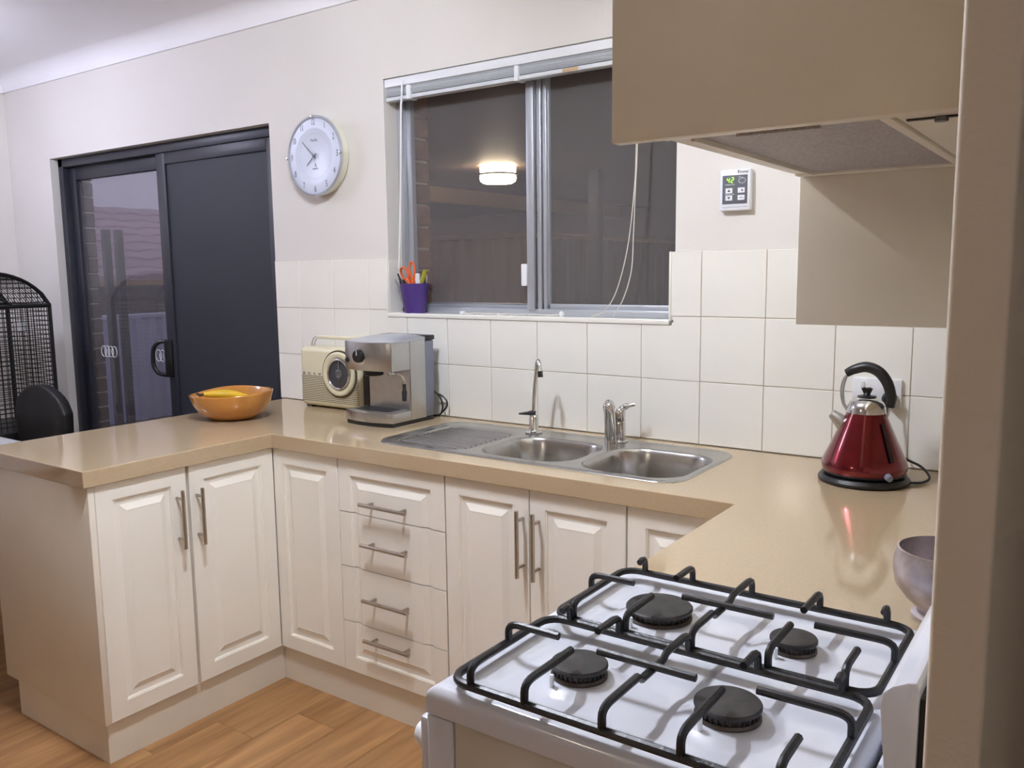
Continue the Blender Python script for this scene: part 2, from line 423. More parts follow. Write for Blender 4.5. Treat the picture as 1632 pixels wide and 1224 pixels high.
# cornice (cove) along the back and left walls
cp = [(YW, 2.478), (YW-.012, 2.478)] + [(YW-.012-.078*(1-math.cos(a)), 2.478+.082*math.sin(a)) for a in [i*math.pi/2/7 for i in range(1, 8)]] + [(YW, CEIL)]
O('trim_1', prism(nb(), cp, 'x', XL, 3.65), 'ceil', origin=(0, 0, 2.48), smooth=True, label='white cove cornice along the top of the back wall', cat='cornice', kind='structure')
cp2 = [(XL+(YW-q[0]), q[1]) for q in cp]
O('trim_2', prism(nb(), cp2, 'y', -6.5, YW), 'ceil', origin=(XL, 0, 2.48), smooth=True, label='white cove cornice along the left wall', cat='cornice', kind='structure')

# window ---------------------------------------------------------------
win = T('window_1', (WX0, .08, WZ0), 'sliding aluminium kitchen window looking out to a dark patio', 'window', kind='structure')
fz0, fz1 = WZ0+.003, WZ1
B('frame_jamb', win, 'alu', WX0, WX0+.028, .078, .125, fz0, fz1, bev=.003)
B('frame_jamb', win, 'alu', WX0+.028, WX0+.05, .098, .125, fz0, fz1, bev=.002)
B('frame_jamb', win, 'alu', WX1-.03, WX1, .078, .125, fz0, fz1, bev=.003)
B('frame_rail', win, 'alu', WX0, WX1, .078, .125, fz0, fz0+.022, bev=.002)
B('frame_rail', win, 'alu', WX0, WX1, .1, .125, fz0+.022, fz0+.04, bev=.002)
B('frame_rail', win, 'alu', WX0, WX1, .078, .125, fz1-.05, fz1, bev=.002)
sl = B('sash_stile', win, 'alu', 1.112, 1.142, .072, .092, fz0+.018, fz1-.03, bev=.002)
B('sash_stile', win, 'alu', 1.148, 1.166, .084, .110, fz0+.018, fz1-.03, bev=.002)
B('sash_stile', win, 'alu', 1.172, 1.186, .088, .112, fz0+.018, fz1-.03, bev=.002)
B('sash_stile', win, 'alu', 1.142, 1.19, .1, .114, fz0+.018, fz1-.03)
B('latch', sl, 'white_plastic', 1.09, 1.114, .066, .08, 1.392, 1.47, bev=.003)
B('pane', win, 'glass', WX0+.045, 1.12, .1, .104, fz0+.035, fz1-.04)
B('insect_screen', win, 'flyscreen', 1.18, WX1-.02, .116, .117, fz0+.035, fz1-.04)
B('pane', win, 'glass', 1.18, WX1-.02, .108, .112, fz0+.035, fz1-.04)
# venetian blind, raised ------------------------------------------------
bl = T('venetian_blind', (1.1, .03, 2.1), 'raised white venetian blind bunched at the top of the window', 'blind')
B('headrail', bl, 'white_plastic', WX0+.006, WX1-.006, .008, .05, 2.138, 2.168, bev=.002)
sb = box(nb(), WX0+.008, WX1-.008, .012, .046, 0, .0016)
sl0 = O('slat', sb, 'blind', bl)
for k in range(10):
    o = sl0 if k == 0 else link_copy(sl0, bl)
    o.location = (0-BASE[bl.name].x+BASE[bl.name].x, random.uniform(-.003, .003), 2.106+k*.0031)
B('bottom_rail', bl, 'blind', WX0+.008, WX1-.008, .012, .046, 2.088, 2.102, bev=.002)
for cx in (.63, 1.12, 1.6):
    B('tape_clip', bl, 'white_plastic', cx-.009, cx+.009, .004, .05, 2.084, 2.136, bev=.003)
O('wand', tube(nb(), [(.612, -.002, 2.15), (.603, -.003, 2.06), (.588, -.002, 1.75), (.567, .0, 1.46)], .0035, 8), 'white_plastic', bl, smooth=True)
B('label_sticker', bl, 'fascia', 1.30, 1.36, .0118, .0122, 2.089, 2.1)
c1 = spline([(1.565, .03, 2.14), (1.562, .03, 1.84), (1.556, .03, 1.70), (1.535, .028, 1.52), (1.50, .02, 1.38), (1.46, .01, 1.312), (1.41, .012, 1.2925)], 8)
c2 = spline([(1.568, .03, 2.14), (1.566, .03, 1.84), (1.560, .03, 1.70), (1.555, .028, 1.55), (1.55, .024, 1.44), (1.525, .016, 1.35), (1.49, .012, 1.2925)], 8)
O('pull_cord', tube(nb(), c1, .0018, 6), 'cord', bl, smooth=True)
O('pull_cord', tube(nb(), c2, .0018, 6), 'cord', bl, smooth=True)
O('pull_cord', tube(nb(), spline([(.548, .055, 2.13), (.545, .05, 1.8), (.54, .045, 1.5), (.55, .05, 1.36)], 8), .0018, 6), 'cord', bl, smooth=True)
pts = [(.86, .03, 1.291)]
for k in range(26): pts.append((.88+k*.0155+random.uniform(-.012, .012), .03+random.uniform(-.02, .02), 1.2912+random.uniform(0, .003)))
O('blind_cord_tail', tube(nb(), spline(pts, 4), .0022, 6), 'cord', origin=(1.08, .03, 1.289), smooth=True, label='tangled cream blind cord lying along the window sill', cat='cord')
O('cord_tassel', lathe(nb(), [(0, 0), (.006, .001), (.0095, .008), (.0085, .016), (.004, .02), (0, .02)], (1.285, .025, 1.288), seg=14), 'white_plastic', origin=(1.285, .025, 1.288), smooth=True,
  label='small white cord knob sitting on the sill right of the mullion', cat='knob')
O('cord_tassel', tube(nb(), [(.84, .03, 1.2935), (.862, .028, 1.2955)], [.006, .0045], 10), 'white_plastic', origin=(.85, .03, 1.288), smooth=True,
  label='white cord end lying on the sill right of the purple pot', cat='knob')

# sliding door -------------------------------------------------------------
dr = T('door_1', (-1.07, .08, 0), 'dark framed sliding glass door with black security screen', 'door', kind='structure')
B('frame_jamb', dr, 'doorframe', DX0, DX0+.045, .05, .125, 0, DZ1, bev=.003)
B('frame_jamb', dr, 'doorframe', DX1-.03, DX1, .05, .125, 0, DZ1, bev=.003)
B('frame_head', dr, 'doorframe', DX0, DX1, .05, .125, DZ1-.045, DZ1, bev=.003)
B('frame_sill', dr, 'doorframe', DX0, DX1, .05, .125, 0, .03, bev=.003)
pn = B('stile', dr, 'doorframe', DX0+.045, DX0+.105, .085, .118, .03, DZ1-.045, bev=.003)
B('stile', dr, 'doorframe', -1.10, -1.03, .085, .118, .03, DZ1-.045, bev=.003)
B('rail', dr, 'doorframe', DX0+.105, -1.10, .085, .118, DZ1-.115, DZ1-.045, bev=.003)
B('rail', dr, 'doorframe', DX0+.105, -1.10, .085, .118, .03, .13, bev=.003)
gp = B('pane', dr, 'doorglass', DX0+.1, -1.09, .1, .106, .12, DZ1-.11)
sc_ = B('screen_stile', dr, 'doorframe', -1.075, -1.005, .058, .084, .03, DZ1-.045, bev=.003)
B('screen_stile', dr, 'doorframe', DX1-.09, DX1-.03, .058, .084, .03, DZ1-.045, bev=.003)
B('screen_rail', dr, 'doorframe', -1.005, DX1-.09, .058, .084, DZ1-.10, DZ1-.045, bev=.003)
B('screen_mesh', dr, 'screen', -1.005, DX1-.09, .068, .076, .03, DZ1-.10)
O('handle', tube(nb(), spline([(-1.085, .056, .94), (-1.12, .03, .95), (-1.14, .018, .985), (-1.142, .016, 1.03), (-1.135, .02, 1.08), (-1.11, .034, 1.108), (-1.08, .056, 1.112)], 6), .011, 10), 'black', sc_, smooth=True)
B('lock_plate', sc_, 'black', -1.09, -1.03, .046, .06, .93, 1.12, bev=.006)
def ring(bm, cx, cz, y, R):
    tube(bm, [(cx+R*math.cos(a), y, cz+R*math.sin(a)*1.2) for a in [2*math.pi*i/18 for i in range(19)]], .0025, 6)
for bx, bz in ((-1.74, 1.03), (-1.22, 1.03)):
    d = nb()
    for k in range(4): ring(d, bx+k*.035, bz, .0985, .025)
    O('safety_decal', d, 'white_plastic', gp, smooth=True)

# ================================================================== BASE CABINETS
ZT, ZB = .852, .13
PROF = [(0, -.002), (.002, 0), (.052, 0), (.0525, -.0022), (.0555, -.0024), (.0565, -.0062), (.060, -.0072), (.0735, -.0072), (.093, .0005), (.0945, 0)]
def door_solid(w_, h_, t=.018):
    """raised-panel front: local x 0..w, z 0..h, face at y=0 looking to -y, thickness towards +y"""
    b = bmesh.new(); rings = []
    def loop(d, y): return [b.verts.new(q) for q in ((d, y, d), (w_-d, y, d), (w_-d, y, h_-d), (d, y, h_-d))]
    rings.append(loop(0, t))
    for d, h in PROF: rings.append(loop(d, -h))
    b.faces.new(rings[0]); b.faces.new(rings[-1])
    for A, Bq in zip(rings, rings[1:]):
        for k in range(4): b.faces.new((A[k], A[(k+1) % 4], Bq[(k+1) % 4], Bq[k]))
    bmesh.ops.recalc_face_normals(b, faces=b.faces[:])
    return b
def cut(b, z0, z1):
    for z, n in ((z0, -1), (z1, 1)):
        r = bmesh.ops.bisect_plane(b, geom=b.verts[:]+b.edges[:]+b.faces[:], plane_co=(0, 0, z), plane_no=(0, 0, n), clear_outer=True)
        ed = [e for e in r['geom_cut'] if isinstance(e, bmesh.types.BMEdge)]
        if ed: bmesh.ops.edgenet_fill(b, edges=ed)
    return b
def bar_handle(parent, p0, p1, out, name='handle'):
    """bar from p0 to p1 (bar axis), standing off the face by vector -out*.033"""
    p0, p1, out = Vector(p0), Vector(p1), Vector(out)
    b = nb(); tube(b, [p0, p1], .006, 12)
    d = (p1-p0).normalized()
    for q in (p0+d*.028, p1-d*.028): tube(b, [q, q-out], .0045, 10)
    return O(name, b, 'handle', parent, smooth=True)
YF = -.577     # face plane of the back run of doors
XF = .483      # face plane of the peninsula doors
def front(name, parent, x0, x1, z0, z1, g=.0015):
    b = door_solid(x1-x0-2*g, z1-z0)
    return O(name, _tr(b, Matrix.Translation((x0+g, YF, z0))), 'cab', parent)
def _tr(b, mx):
    bmesh.ops.transform(b, matrix=mx, verts=b.verts[:]); return b
def front_pen(name, parent, y0, y1, z0, z1, g=.0015):
    b = door_solid(y1-y0-2*g, z1-z0)
    mx = Matrix.Translation((XF, y0+g, z0)) @ Matrix.Rotation(math.pi/2, 4, 'Z')
    return O(name, _tr(b, mx), 'cab', parent)
# peninsula unit
pc = T('base_cabinet', (.2, -.9, 0), 'white two-door base cabinet of the peninsula with bar handles', 'cabinet', 'base cabinets under the beige benchtop')
B('body', pc, 'cab_board', -.10, XF-.019, -1.216, -.62, ZB, ZT-.001)
B('end_panel', pc, 'cab_board', -.115, XF+.002, -1.236, -1.2175, ZB, ZT-.001, bev=.001)
B('back_panel', pc, 'cab_board', -.115, -.1005, -1.217, -.02, ZB, ZT-.001)
d1 = front_pen('door', pc, -1.2165, -.918, ZB, .858-.006)
d2 = front_pen('door', pc, -.910, -.5775, ZB, .858-.006)
bar_handle(d1, (.516, -.956, .600), (.516, -.956, .786), (.033, 0, 0))
bar_handle(d2, (.516, -.886, .596), (.516, -.886, .780), (.033, 0, 0))
B('kickboard', pc, 'cab_board', -.07, .467, -1.222, -.55, 0, ZB-.001)
# corner unit
cc = T('base_cabinet', (.6, -.3, 0), 'narrow white corner base cabinet without a handle', 'cabinet', 'base cabinets under the beige benchtop')
B('body', cc, 'cab_board', -.09, .797, YF+.019, -.005, ZB, ZT-.001)
front('door', cc, .479, .799, ZB, ZT)
B('kickboard', cc, 'cab_board', .4675, .7878, -.557, -.53, 0, ZB-.001)
# drawer unit
dc = T('drawer_cabinet', (1.01, -.3, 0), 'white base cabinet with four stacked drawers left of the sink doors', 'cabinet', 'base cabinets under the beige benchtop')
B('body', dc, 'cab_board', .800, 1.246, YF+.019, -.53, ZB, ZT-.001)
B('kickboard', dc, 'cab_board', .788, 1.246, -.557, -.53, 0, ZB-.001)
zs = [ZB, .304, .494, .677, ZT]
hz = [.270, .405, .589, .721]
for k in range(4):
    b = door_solid(.449-.003, ZT-ZB)
    cut(b, zs[k]-ZB+(.0015 if k else -.01), zs[k+1]-ZB-(.0015 if k < 3 else -.01))
    dw = O('drawer', _tr(b, Matrix.Translation((.8005, YF, ZB))), 'cab', dc)
    bar_handle(dw, (.924, YF-.033, hz[k]), (1.118, YF-.033, hz[k]), (0, -.033, 0))
# sink unit
sk = T('base_cabinet', (1.54, -.3, 0), 'white two-door base cabinet below the sink with bar handles', 'cabinet', 'base cabinets under the beige benchtop')
B('body', sk, 'cab_board', 1.2475, 1.8445, YF+.019, -.005, ZB, .70)
d1 = front('door', sk, 1.249, 1.549, ZB, ZT); d2 = front('door', sk, 1.549, 1.848, ZB, ZT)
bar_handle(d1, (1.529, YF-.033, .603), (1.529, YF-.033, .794), (0, -.033, 0))
bar_handle(d2, (1.582, YF-.033, .603), (1.582, YF-.033, .793), (0, -.033, 0))
B('kickboard', sk, 'cab_board', 1.2465, 1.8500, -.557, -.53, 0, ZB-.001)
# right corner unit
rc = T('base_cabinet', (2.0, -.3, 0), 'white base cabinet at the right inner corner, half hidden by the benchtop', 'cabinet', 'base cabinets under the beige benchtop')
B('body', rc, 'cab_board', 1.8505, 2.735, YF+.019, -.005, ZB, ZT-.001)
front('door', rc, 1.850, 2.148, ZB, ZT)
B('kickboard', rc, 'cab_board', 1.8505, 2.16, -.557, -.53, 0, ZB-.001)
# right leg unit (faces the room to the left)
rl = T('base_cabinet', (2.4, -.85, 0), 'white base cabinet between the right corner and the cooker', 'cabinet', 'base cabinets under the beige benchtop')
B('body', rl, 'cab_board', 2.18, 2.735, -1.148, -.57, ZB, ZT-.001)
B('kickboard', rl, 'cab_board', 2.19, 2.21, -1.148, -.57, 0, ZB-.001)
b = door_solid(.545, ZT-ZB); O('door', _tr(b, Matrix.Translation((2.162, -.59, ZB)) @ Matrix.Rotation(-math.pi/2, 4, 'Z')), 'cab', rl)

# ------------------------------------------------------------------ benchtop
SX0, SX1, SY0, SY1 = .888, 1.956, -.508, -.062
BF, BR = -.592, 2.138
def kb(x, y):
    if SX0+.02 < x < SX1-.02 and SY0+.02 < y < SY1-.02: return False
    if x < .496 : return True
    if y > BF: return True
    return x > BR
bt = nb()
cells(bt, [-.125, .496, SX0+.02, SX1-.02, BR, 2.739], [-1.252, -1.151, BF, SY0+.02, SY1-.02, -.0015], lambda x, y: kb(x, y) and not (x > .5 and y < -1.151), 'xy', .853, .902)
bo = O('benchtop', bt, 'bench', origin=(1.3, -.3, .853), label='glossy beige U-shaped benchtop running round the kitchen', cat='benchtop')
mod = bo.modifiers.new('edge', 'BEVEL'); mod.width = .0022; mod.segments = 2; mod.limit_method = 'ANGLE'; mod.angle_limit = math.radians(40)

# ------------------------------------------------------------------ sink
def sd_rr(x, y, x0, x1, y0, y1, r):
    cx, cy = (x0+x1)/2, (y0+y1)/2
    qx, qy = abs(x-cx)-(x1-x0)/2+r, abs(y-cy)-(y1-y0)/2+r
    return math.hypot(max(qx, 0), max(qy, 0))+min(max(qx, qy), 0)-r
def ss(a, b, t):
    t = max(0, min(1, (t-a)/(b-a))); return t*t*(3-2*t)
BOWLS = [(1.262, 1.585, -.462, -.165, .09, .13), (1.622, 1.932, -.472, -.150, .09, .17)]
def sink_h(x, y):
    e = -sd_rr(x, y, SX0, SX1, SY0, SY1, .075)
    h = .9025+.0045*ss(0, .004, e)-.0025*ss(.016, .024, e)
    dd = sd_rr(x, y, .925, 1.235, -.475, -.125, .06)
    if dd < 0:
        h -= .005*ss(0, .02, -dd)
        h += .004*math.cos((y+.475)*2*math.pi/.027)*ss(.012, .03, -dd)
    for x0, x1, y0, y1, r, dp in BOWLS:
        d = sd_rr(x, y, x0, x1, y0, y1, r)
        if d < .004: h -= dp*ss(-.004, .034, -d)*.96+dp*.04*ss(.03, .15, -d)
    return h
nx, ny = 268, 112
b = bmesh.new(); g = []
ox, oy = (SX0+SX1)/2, (SY0+SY1)/2
for i in range(nx+1):
    row = []
    for j in range(ny+1):
        x, y = SX0+(SX1-SX0)*i/nx, SY0+(SY1-SY0)*j/ny
        e = sd_rr(x, y, SX0, SX1, SY0, SY1, .075)
        if e > 0:
            ccx = min(max(x, SX0+.075), SX1-.075); ccy = min(max(y, SY0+.075), SY1-.075)
            d = math.hypot(x-ccx, y-ccy); x, y = ccx+(x-ccx)*.075/d, ccy+(y-ccy)*.075/d
        row.append(b.verts.new((x, y, sink_h(x, y))))
    g.append(row)
for i in range(nx):
    for j in range(ny): b.faces.new((g[i][j], g[i+1][j], g[i+1][j+1], g[i][j+1]))
bmesh.ops.remove_doubles(b, verts=b.verts[:], dist=.0002)
bmesh.ops.dissolve_degenerate(b, edges=b.edges[:], dist=.0001)
sk_t = T('kitchen_sink', (1.42, -.28, .9025), 'stainless steel sink with ribbed drainer and two bowls', 'sink')
O('bowls_and_drainer', b, 'sink', sk_t, smooth=True, auto=80)
for x0, x1, y0, y1, r, dp in BOWLS:
    cx, cy = (x0+x1)/2, (y0+y1)/2; zf = .905-dp
    O('waste_strainer', lathe(nb(), [(.045, .0005), (.043, .003), (.034, .002), (.03, -.002), (0, -.002)], (cx, cy, zf), seg=28), 'chrome', sk_t, smooth=True)
# filter tap
ft = T('filter_tap', (1.262, -.118, .905), 'slim chrome gooseneck filter tap with black lever behind the small bowl', 'tap', 'taps on the sink')
O('base', lathe(nb(), [(0, 0), (.029, 0), (.029, .004), (.019, .008), (.0165, .012), (.0155, .055), (.012, .062), (0, .062)], (1.262, -.118, .905), seg=24), 'chrome', ft, smooth=True)
O('lever', tube(nb(), [(1.27, -.118, .972), (1.262, -.122, .974), (1.245, -.130, .972), (1.218, -.142, .970)], [.008, .010, .006, .003], 10), 'black', ft, smooth=True)
sp = O('spout', tube(nb(), spline([(1.262, -.118, .963), (1.264, -.118, 1.02), (1.270, -.120, 1.07), (1.279, -.124, 1.125), (1.286, -.130, 1.148), (1.296, -.138, 1.152), (1.306, -.146, 1.138), (1.310, -.150, 1.118)], 6), .0062, 12), 'chrome', ft, smooth=True)
O('aerator', tube(nb(), [(1.3095, -.1495, 1.120), (1.3115, -.151, 1.100)], .0088, 14), 'black', sp, smooth=True)
# mixer tap
mt = T('mixer_tap', (1.560, -.105, .905), 'stout chrome mixer tap with short spout and side lever behind the large bowl', 'tap', 'taps on the sink')
O('column', lathe(nb(), [(0, 0), (.024, 0), (.024, .003), (.017, .006), (.017, .062), (.016, .064), (.016, .066), (.017, .068), (.017, .098), (.012, .106), (0, .107)], (1.577, -.098, .905), seg=28), 'chrome', mt, smooth=True)
O('spout', tube(nb(), [(1.556, -.118, .905), (1.555, -.119, .96), (1.553, -.121, 1.0), (1.551, -.124, 1.018), (1.549, -.128, 1.030), (1.547, -.132, 1.035)], [.021, .020, .020, .020, .0175, .010], 18), 'chrome', mt, smooth=True)
O('lever', tube(nb(), spline([(1.576, -.098, .985), (1.580, -.097, 1.004), (1.592, -.092, 1.018), (1.620, -.082, 1.026)], 5), [.017]*5+[.0145]*3+[.011]*4+[.0075]*4, 12, flat=.9), 'chrome', mt, smooth=True)

# ================================================================== COOKER
HX0, HX1, HY0, HY1, HZ = 2.140, 2.650, -1.694, -1.156, .921
ck = T('gas_cooker', (2.4, -1.42, 0), 'white freestanding gas cooker with four burners and black pan supports', 'cooker')
BUR = [(2.294, -1.326, .0485), (2.499, -1.328, .031), (2.289, -1.558, .0365), (2.489, -1.550, .0385)]
def hob_h(x, y):
    e = min(x-HX0, HX1-x, y-HY0, HY1-y); R = .016
    h = HZ
    if e < R: h -= R-math.sqrt(max(0, R*R-(R-e)**2))
    d = sd_rr(x, y, HX0+.034, HX1-.012, HY0+.030, HY1-.030, .035)
    h -= .010*ss(0, .030, -d)
    for cx, cy, r in BUR:
        q = math.hypot(x-cx, y-cy)
        h += .009*(1-ss(r+.004, r+.030, q))
    return h
def dense(a, b_, n):
    e = [0, .0008, .0025, .005, .008, .012, .016]
    m = [a+.016+(b_-a-.032)*i/n for i in range(1, n)]
    return [a+q for q in e]+m+[b_-q for q in e[::-1]]
gx, gy = dense(HX0, HX1, 90), dense(HY0, HY1, 90)
b = bmesh.new(); V = [[b.verts.new((x, y, hob_h(x, y))) for y in gy] for x in gx]
for i in range(len(gx)-1):
    for j in range(len(gy)-1): b.faces.new((V[i][j], V[i+1][j], V[i+1][j+1], V[i][j+1]))
# skirt
lo = lambda v: b.verts.new((v.co.x, v.co.y, .884))
bd = [V[i][0] for i in range(len(gx))]+[V[-1][j] for j in range(1, len(gy))]+[V[i][-1] for i in range(len(gx)-2, -1, -1)]+[V[0][j] for j in range(len(gy)-2, 0, -1)]
lw = [lo(v) for v in bd]
for k in range(len(bd)): b.faces.new((bd[k], bd[(k+1) % len(bd)], lw[(k+1) % len(lw)], lw[k]))
hob = O('hob_top', b, 'white_enamel', ck, smooth=True, auto=60)
B('body', ck, 'black', 2.185, 2.700, -1.682, -1.168, .05, .884)
B('front_frame', ck, 'white_enamel', 2.138, 2.182, -1.692, -1.158, .04, .8815, bev=.004)
B('side_panel', ck, 'cooker_side', 2.184, 2.70, -1.690, -1.683, .04, .8815, bev=.001)
B('side_panel', ck, 'cooker_side', 2.184, 2.70, -1.167, -1.160, .04, .8815, bev=.001)
fp = B('control_panel', ck, 'white_enamel', 2.122, 2.140, -1.688, -1.162, .775, .872, bev=.006)
for k, yy in enumerate((-1.655, -1.56, -1.465, -1.37, -1.275, -1.20)):
    O('knob', lathe(nb(), [(0, 0), (.021, 0), (.020, .012), (.015, .026), (0, .027)], (2.122, yy, .826), axis='-x', seg=24), 'white_plastic', fp, smooth=True)
od = B('oven_door', ck, 'white_enamel', 2.118, 2.139, -1.686, -1.164, .20, .765, bev=.005)
B('oven_window', od, 'black', 2.1165, 2.119, -1.61, -1.24, .34, .62)
O('handle', tube(nb(), [(2.118, -1.64, .72), (2.085, -1.64, .72), (2.08, -1.62, .72), (2.08, -1.23, .72), (2.085, -1.21, .72), (2.118, -1.21, .72)], .009, 10), 'white_plastic', od, smooth=True)
B('bottom_drawer', ck, 'white_enamel', 2.120, 2.139, -1.686, -1.164, .06, .19, bev=.005)
for fx in (2.2, 2.66):
    for fy in (-1.65, -1.2): O('foot', lathe(nb(), [(0, 0), (.02, 0), (.016, .04), (.016, .05), (0, .05)], (fx, fy, 0), seg=16), 'black', ck, smooth=True)
# vent slats and back guard
B('vent_slat', ck, 'white_enamel', 2.657, 2.664, -1.690, -1.160, .900, .915, bev=.002)
B('vent_slat', ck, 'white_enamel', 2.672, 2.679, -1.690, -1.160, .900, .915, bev=.002)
gpoly = [(2.6765, 1.036), (2.6785, 1.048), (2.687, 1.057), (2.700, 1.064), (2.708, 1.066), (2.7105, 1.060), (2.7105, .90), (2.684, .90), (2.684, .955), (2.679, 1.010)]
O('back_guard', prism(nb(), gpoly, 'y', -1.655, -1.160, bev=.0022, seg=2), 'white_enamel', ck, smooth=True)
B('back_plate', ck, 'black', 2.7115, 2.725, -1.652, -1.165, .05, 1.05)
# burners
for cx, cy, r in BUR:
    z = hob_h(cx, cy)
    zb_ = z-.003
    bu = O('burner', lathe(nb(), [(0, 0), (r*.98, 0), (r*1.03, .003), (r*1.03, .0055), (r*.98, .008), (r*.88, .0085), (r*.88, .0155), (0, .0155)], (cx, cy, zb_), seg=40), 'alu_cast', ck, smooth=True)
    O('burner_cap', lathe(nb(), [(0, .0152), (r*1.0, .0152), (r*1.045, .0165), (r*1.045, .0195), (r*1.0, .0215), (r*.6, .0222), (0, .0222)], (cx, cy, zb_), seg=40), 'cap', bu, smooth=True)
    t_ = nb()
    for k in range(28):
        a = 2*math.pi*k/28
        box(t_, cx+math.cos(a)*r*.9-.0016, cx+math.cos(a)*r*.9+.0016, cy+math.sin(a)*r*.9-.0016, cy+math.sin(a)*r*.9+.0016, zb_+.0085, zb_+.0155)
    O('flame_ports', t_, 'cap', bu)
    O('igniter', tube(nb(), [(cx-r*.4, cy-r*1.05-.006, z-.004), (cx-r*.4, cy-r*1.05-.006, z+.014)], .0028, 8), 'white_plastic', bu, smooth=True)
# pan supports
def sq_tube(bm, pts, r): return tube(bm, pts, r, 8)
def pan_support(y0, y1, b1, b2):
    x0, x1, zf, zt, R = 2.172, 2.630, .9345, .962, .028
    fr = nb(); path = []
    for cx, cy, a0 in ((x1-R, y1-R, 0), (x0+R, y1-R, 90), (x0+R, y0+R, 180), (x1-R, y0+R, 270)):
        for k in range(6):
            a = math.radians(a0+k*18); path.append((cx+R*math.cos(a), cy+R*math.sin(a), zf))
    path.append(path[0]); path.append(path[1])
    sq_tube(fr, path, .0058)
    ps = O('pan_support', fr, 'iron', ck, smooth=True)
    def finger(p, q, n=1):     # rises from frame point p, then runs level to q
        p, q = Vector(p), Vector(q); d = (q-p); d.z = 0; d.normalize()
        e = Vector((p.x, p.y, zf))
        pts = [e, e+Vector((0, 0, (zt-zf)*.55))]+arc(e+Vector((0, 0, (zt-zf)*.55)), Vector((p.x, p.y, zt)), Vector((p.x, p.y, zt))+d*.020, 5)[1:]+[Vector((q.x, q.y, zt))]
        O('prong', tube(nb(), pts, .0052, 8), 'iron', ps, smooth=True)
    def hump(p, d):
        p, d = Vector(p), Vector(d)
        pts = [Vector((p.x, p.y, zf))]+arc(Vector((p.x, p.y, zf+.012)), Vector((p.x, p.y, zt+.004)), Vector((p.x, p.y, zt-.004))+d*.022, 4)
        O('prong', tube(nb(), pts, .0052, 8), 'iron', ps, smooth=True)
    xm = 2.394
    for cx, cy, r in (b1, b2):
        k = max(.012, r*.55)
        finger((cx, y0, 0), (cx, cy-k, 0)); finger((cx, y1, 0), (cx, cy+r*1.0+.012, 0))
    cy = b1[1]
    finger((x0, cy+.005, 0), (b1[0]-b1[2]*.95, cy+.005, 0))
    finger((x1, b2[1], 0), (b2[0]+b2[2]*.9, b2[1], 0))
    O('prong', tube(nb(), [(b1[0]+b1[2]*.8, cy-.002, zt-.001), (b2[0]-b2[2]*.95, cy-.002, zt-.001)], .0052, 8), 'iron', ps, smooth=True)
    # centre rib, near bar to far bar, dipping under the cross bar
    pts = [(xm, y0, zf), (xm, y0, zf+.016)]+arc((xm, y0, zf+.016), (xm, y0, zt), (xm, y0+.022, zt), 5)[1:]+[(xm, cy-.040, zt), (xm, cy-.030, zt-.007), (xm, cy+.030, zt-.007), (xm, cy+.042, zt), (xm, y1-.022, zt)]+arc((xm, y1-.022, zt), (xm, y1, zt), (xm, y1, zf+.016), 5)[1:]+[(xm, y1, zf)]
    O('prong', tube(nb(), pts, .0052, 8), 'iron', ps, smooth=True)
    for xx in (x0+.036, x1-.036):
        finger((xx, y0, 0), (xx, y0+.060, 0)); hump((xx, y1, 0), (0, -1, 0))
pan_support(-1.686, -1.447, BUR[2], BUR[3])
pan_support(-1.437, -1.200, BUR[0], BUR[1])

# ================================================================== OVERHEAD CUPBOARDS AND RANGE HOOD
oc = T('overhead_cupboard', (2.58, -1.42, 1.58), 'beige overhead cupboard end panel above the cooker with rangehood beneath', 'cupboard', 'overhead cupboards on the right wall')
B('end_panel', oc, 'hood_white', 2.400, XR-.001, -1.680, -1.663, 1.576, 2.36, bev=.0025)
B('carcass', oc, 'hood_white', 2.440, XR-.001, -1.6625, -1.181, 1.625, 2.36)
B('door', oc, 'hood_white', 2.420, 2.4385, -1.6625, -1.183, 1.60, 2.36, bev=.002)
rh = T('range_hood', (2.58, -1.42, 1.58), 'slide-out range hood with grey filter mesh under the overhead cupboard', 'range hood')
zb, zt_ = 1.579, 1.6245
B('frame_rail', rh, 'hood_white', 2.442, XR-.002, -1.6615, -1.640, zb, zt_, bev=.002)
B('frame_rail', rh, 'hood_white', 2.442, XR-.002, -1.205, -1.183, zb, zt_, bev=.002)
B('frame_rail', rh, 'hood_white', 2.442, 2.468, -1.6395, -1.2055, zb+.002, zt_, bev=.002)
B('visor_lip', rh, 'hood_white', 2.4685, 2.473, -1.636, -1.21, zb-.002, zb+.012)
B('frame_rail', rh, 'hood_white', 2.649, 2.660, -1.6395, -1.2055, zb, zt_, bev=.002)
B('filter', rh, 'hood_grey', 2.4735, 2.6485, -1.639, -1.206, zb+.003, zb+.012)
B('filter_clip', rh, 'hood_grey', 2.52, 2.60, -1.646, -1.6405, zb-.003, zb+.004)
lp = B('light_panel', rh, 'hood_white', 2.661, XR-.003, -1.6395, -1.2055, zb+.0035, zb+.012)
B('slider_slot', lp, 'ink', 2.666, 2.738, -1.604, -1.597, zb+.002, zb+.004)
O('slider_knob', lathe(nb(), [(0, 0), (.006, 0), (.006, .004), (0, .004)], (2.695, -1.6, zb-.001), seg=14), 'grey', lp, smooth=True)
wc = T('overhead_cupboard', (2.58, -.6, 1.363), 'beige overhead corner cupboard hanging lower beside the range hood', 'cupboard', 'overhead cupboards on the right wall')
B('end_panel', wc, 'hood_white', 2.443, XR-.001, -1.180, -1.163, 1.363, 2.36, bev=.0015)
B('carcass', wc, 'hood_white', 2.463, XR-.001, -1.1625, -.012, 1.375, 2.36)
B('door', wc, 'hood_white', 2.444, 2.462, -1.1625, -.60, 1.366, 2.36, bev=.002)
B('door', wc, 'hood_white', 2.444, 2.462, -.597, -.012, 1.366, 2.36, bev=.002)

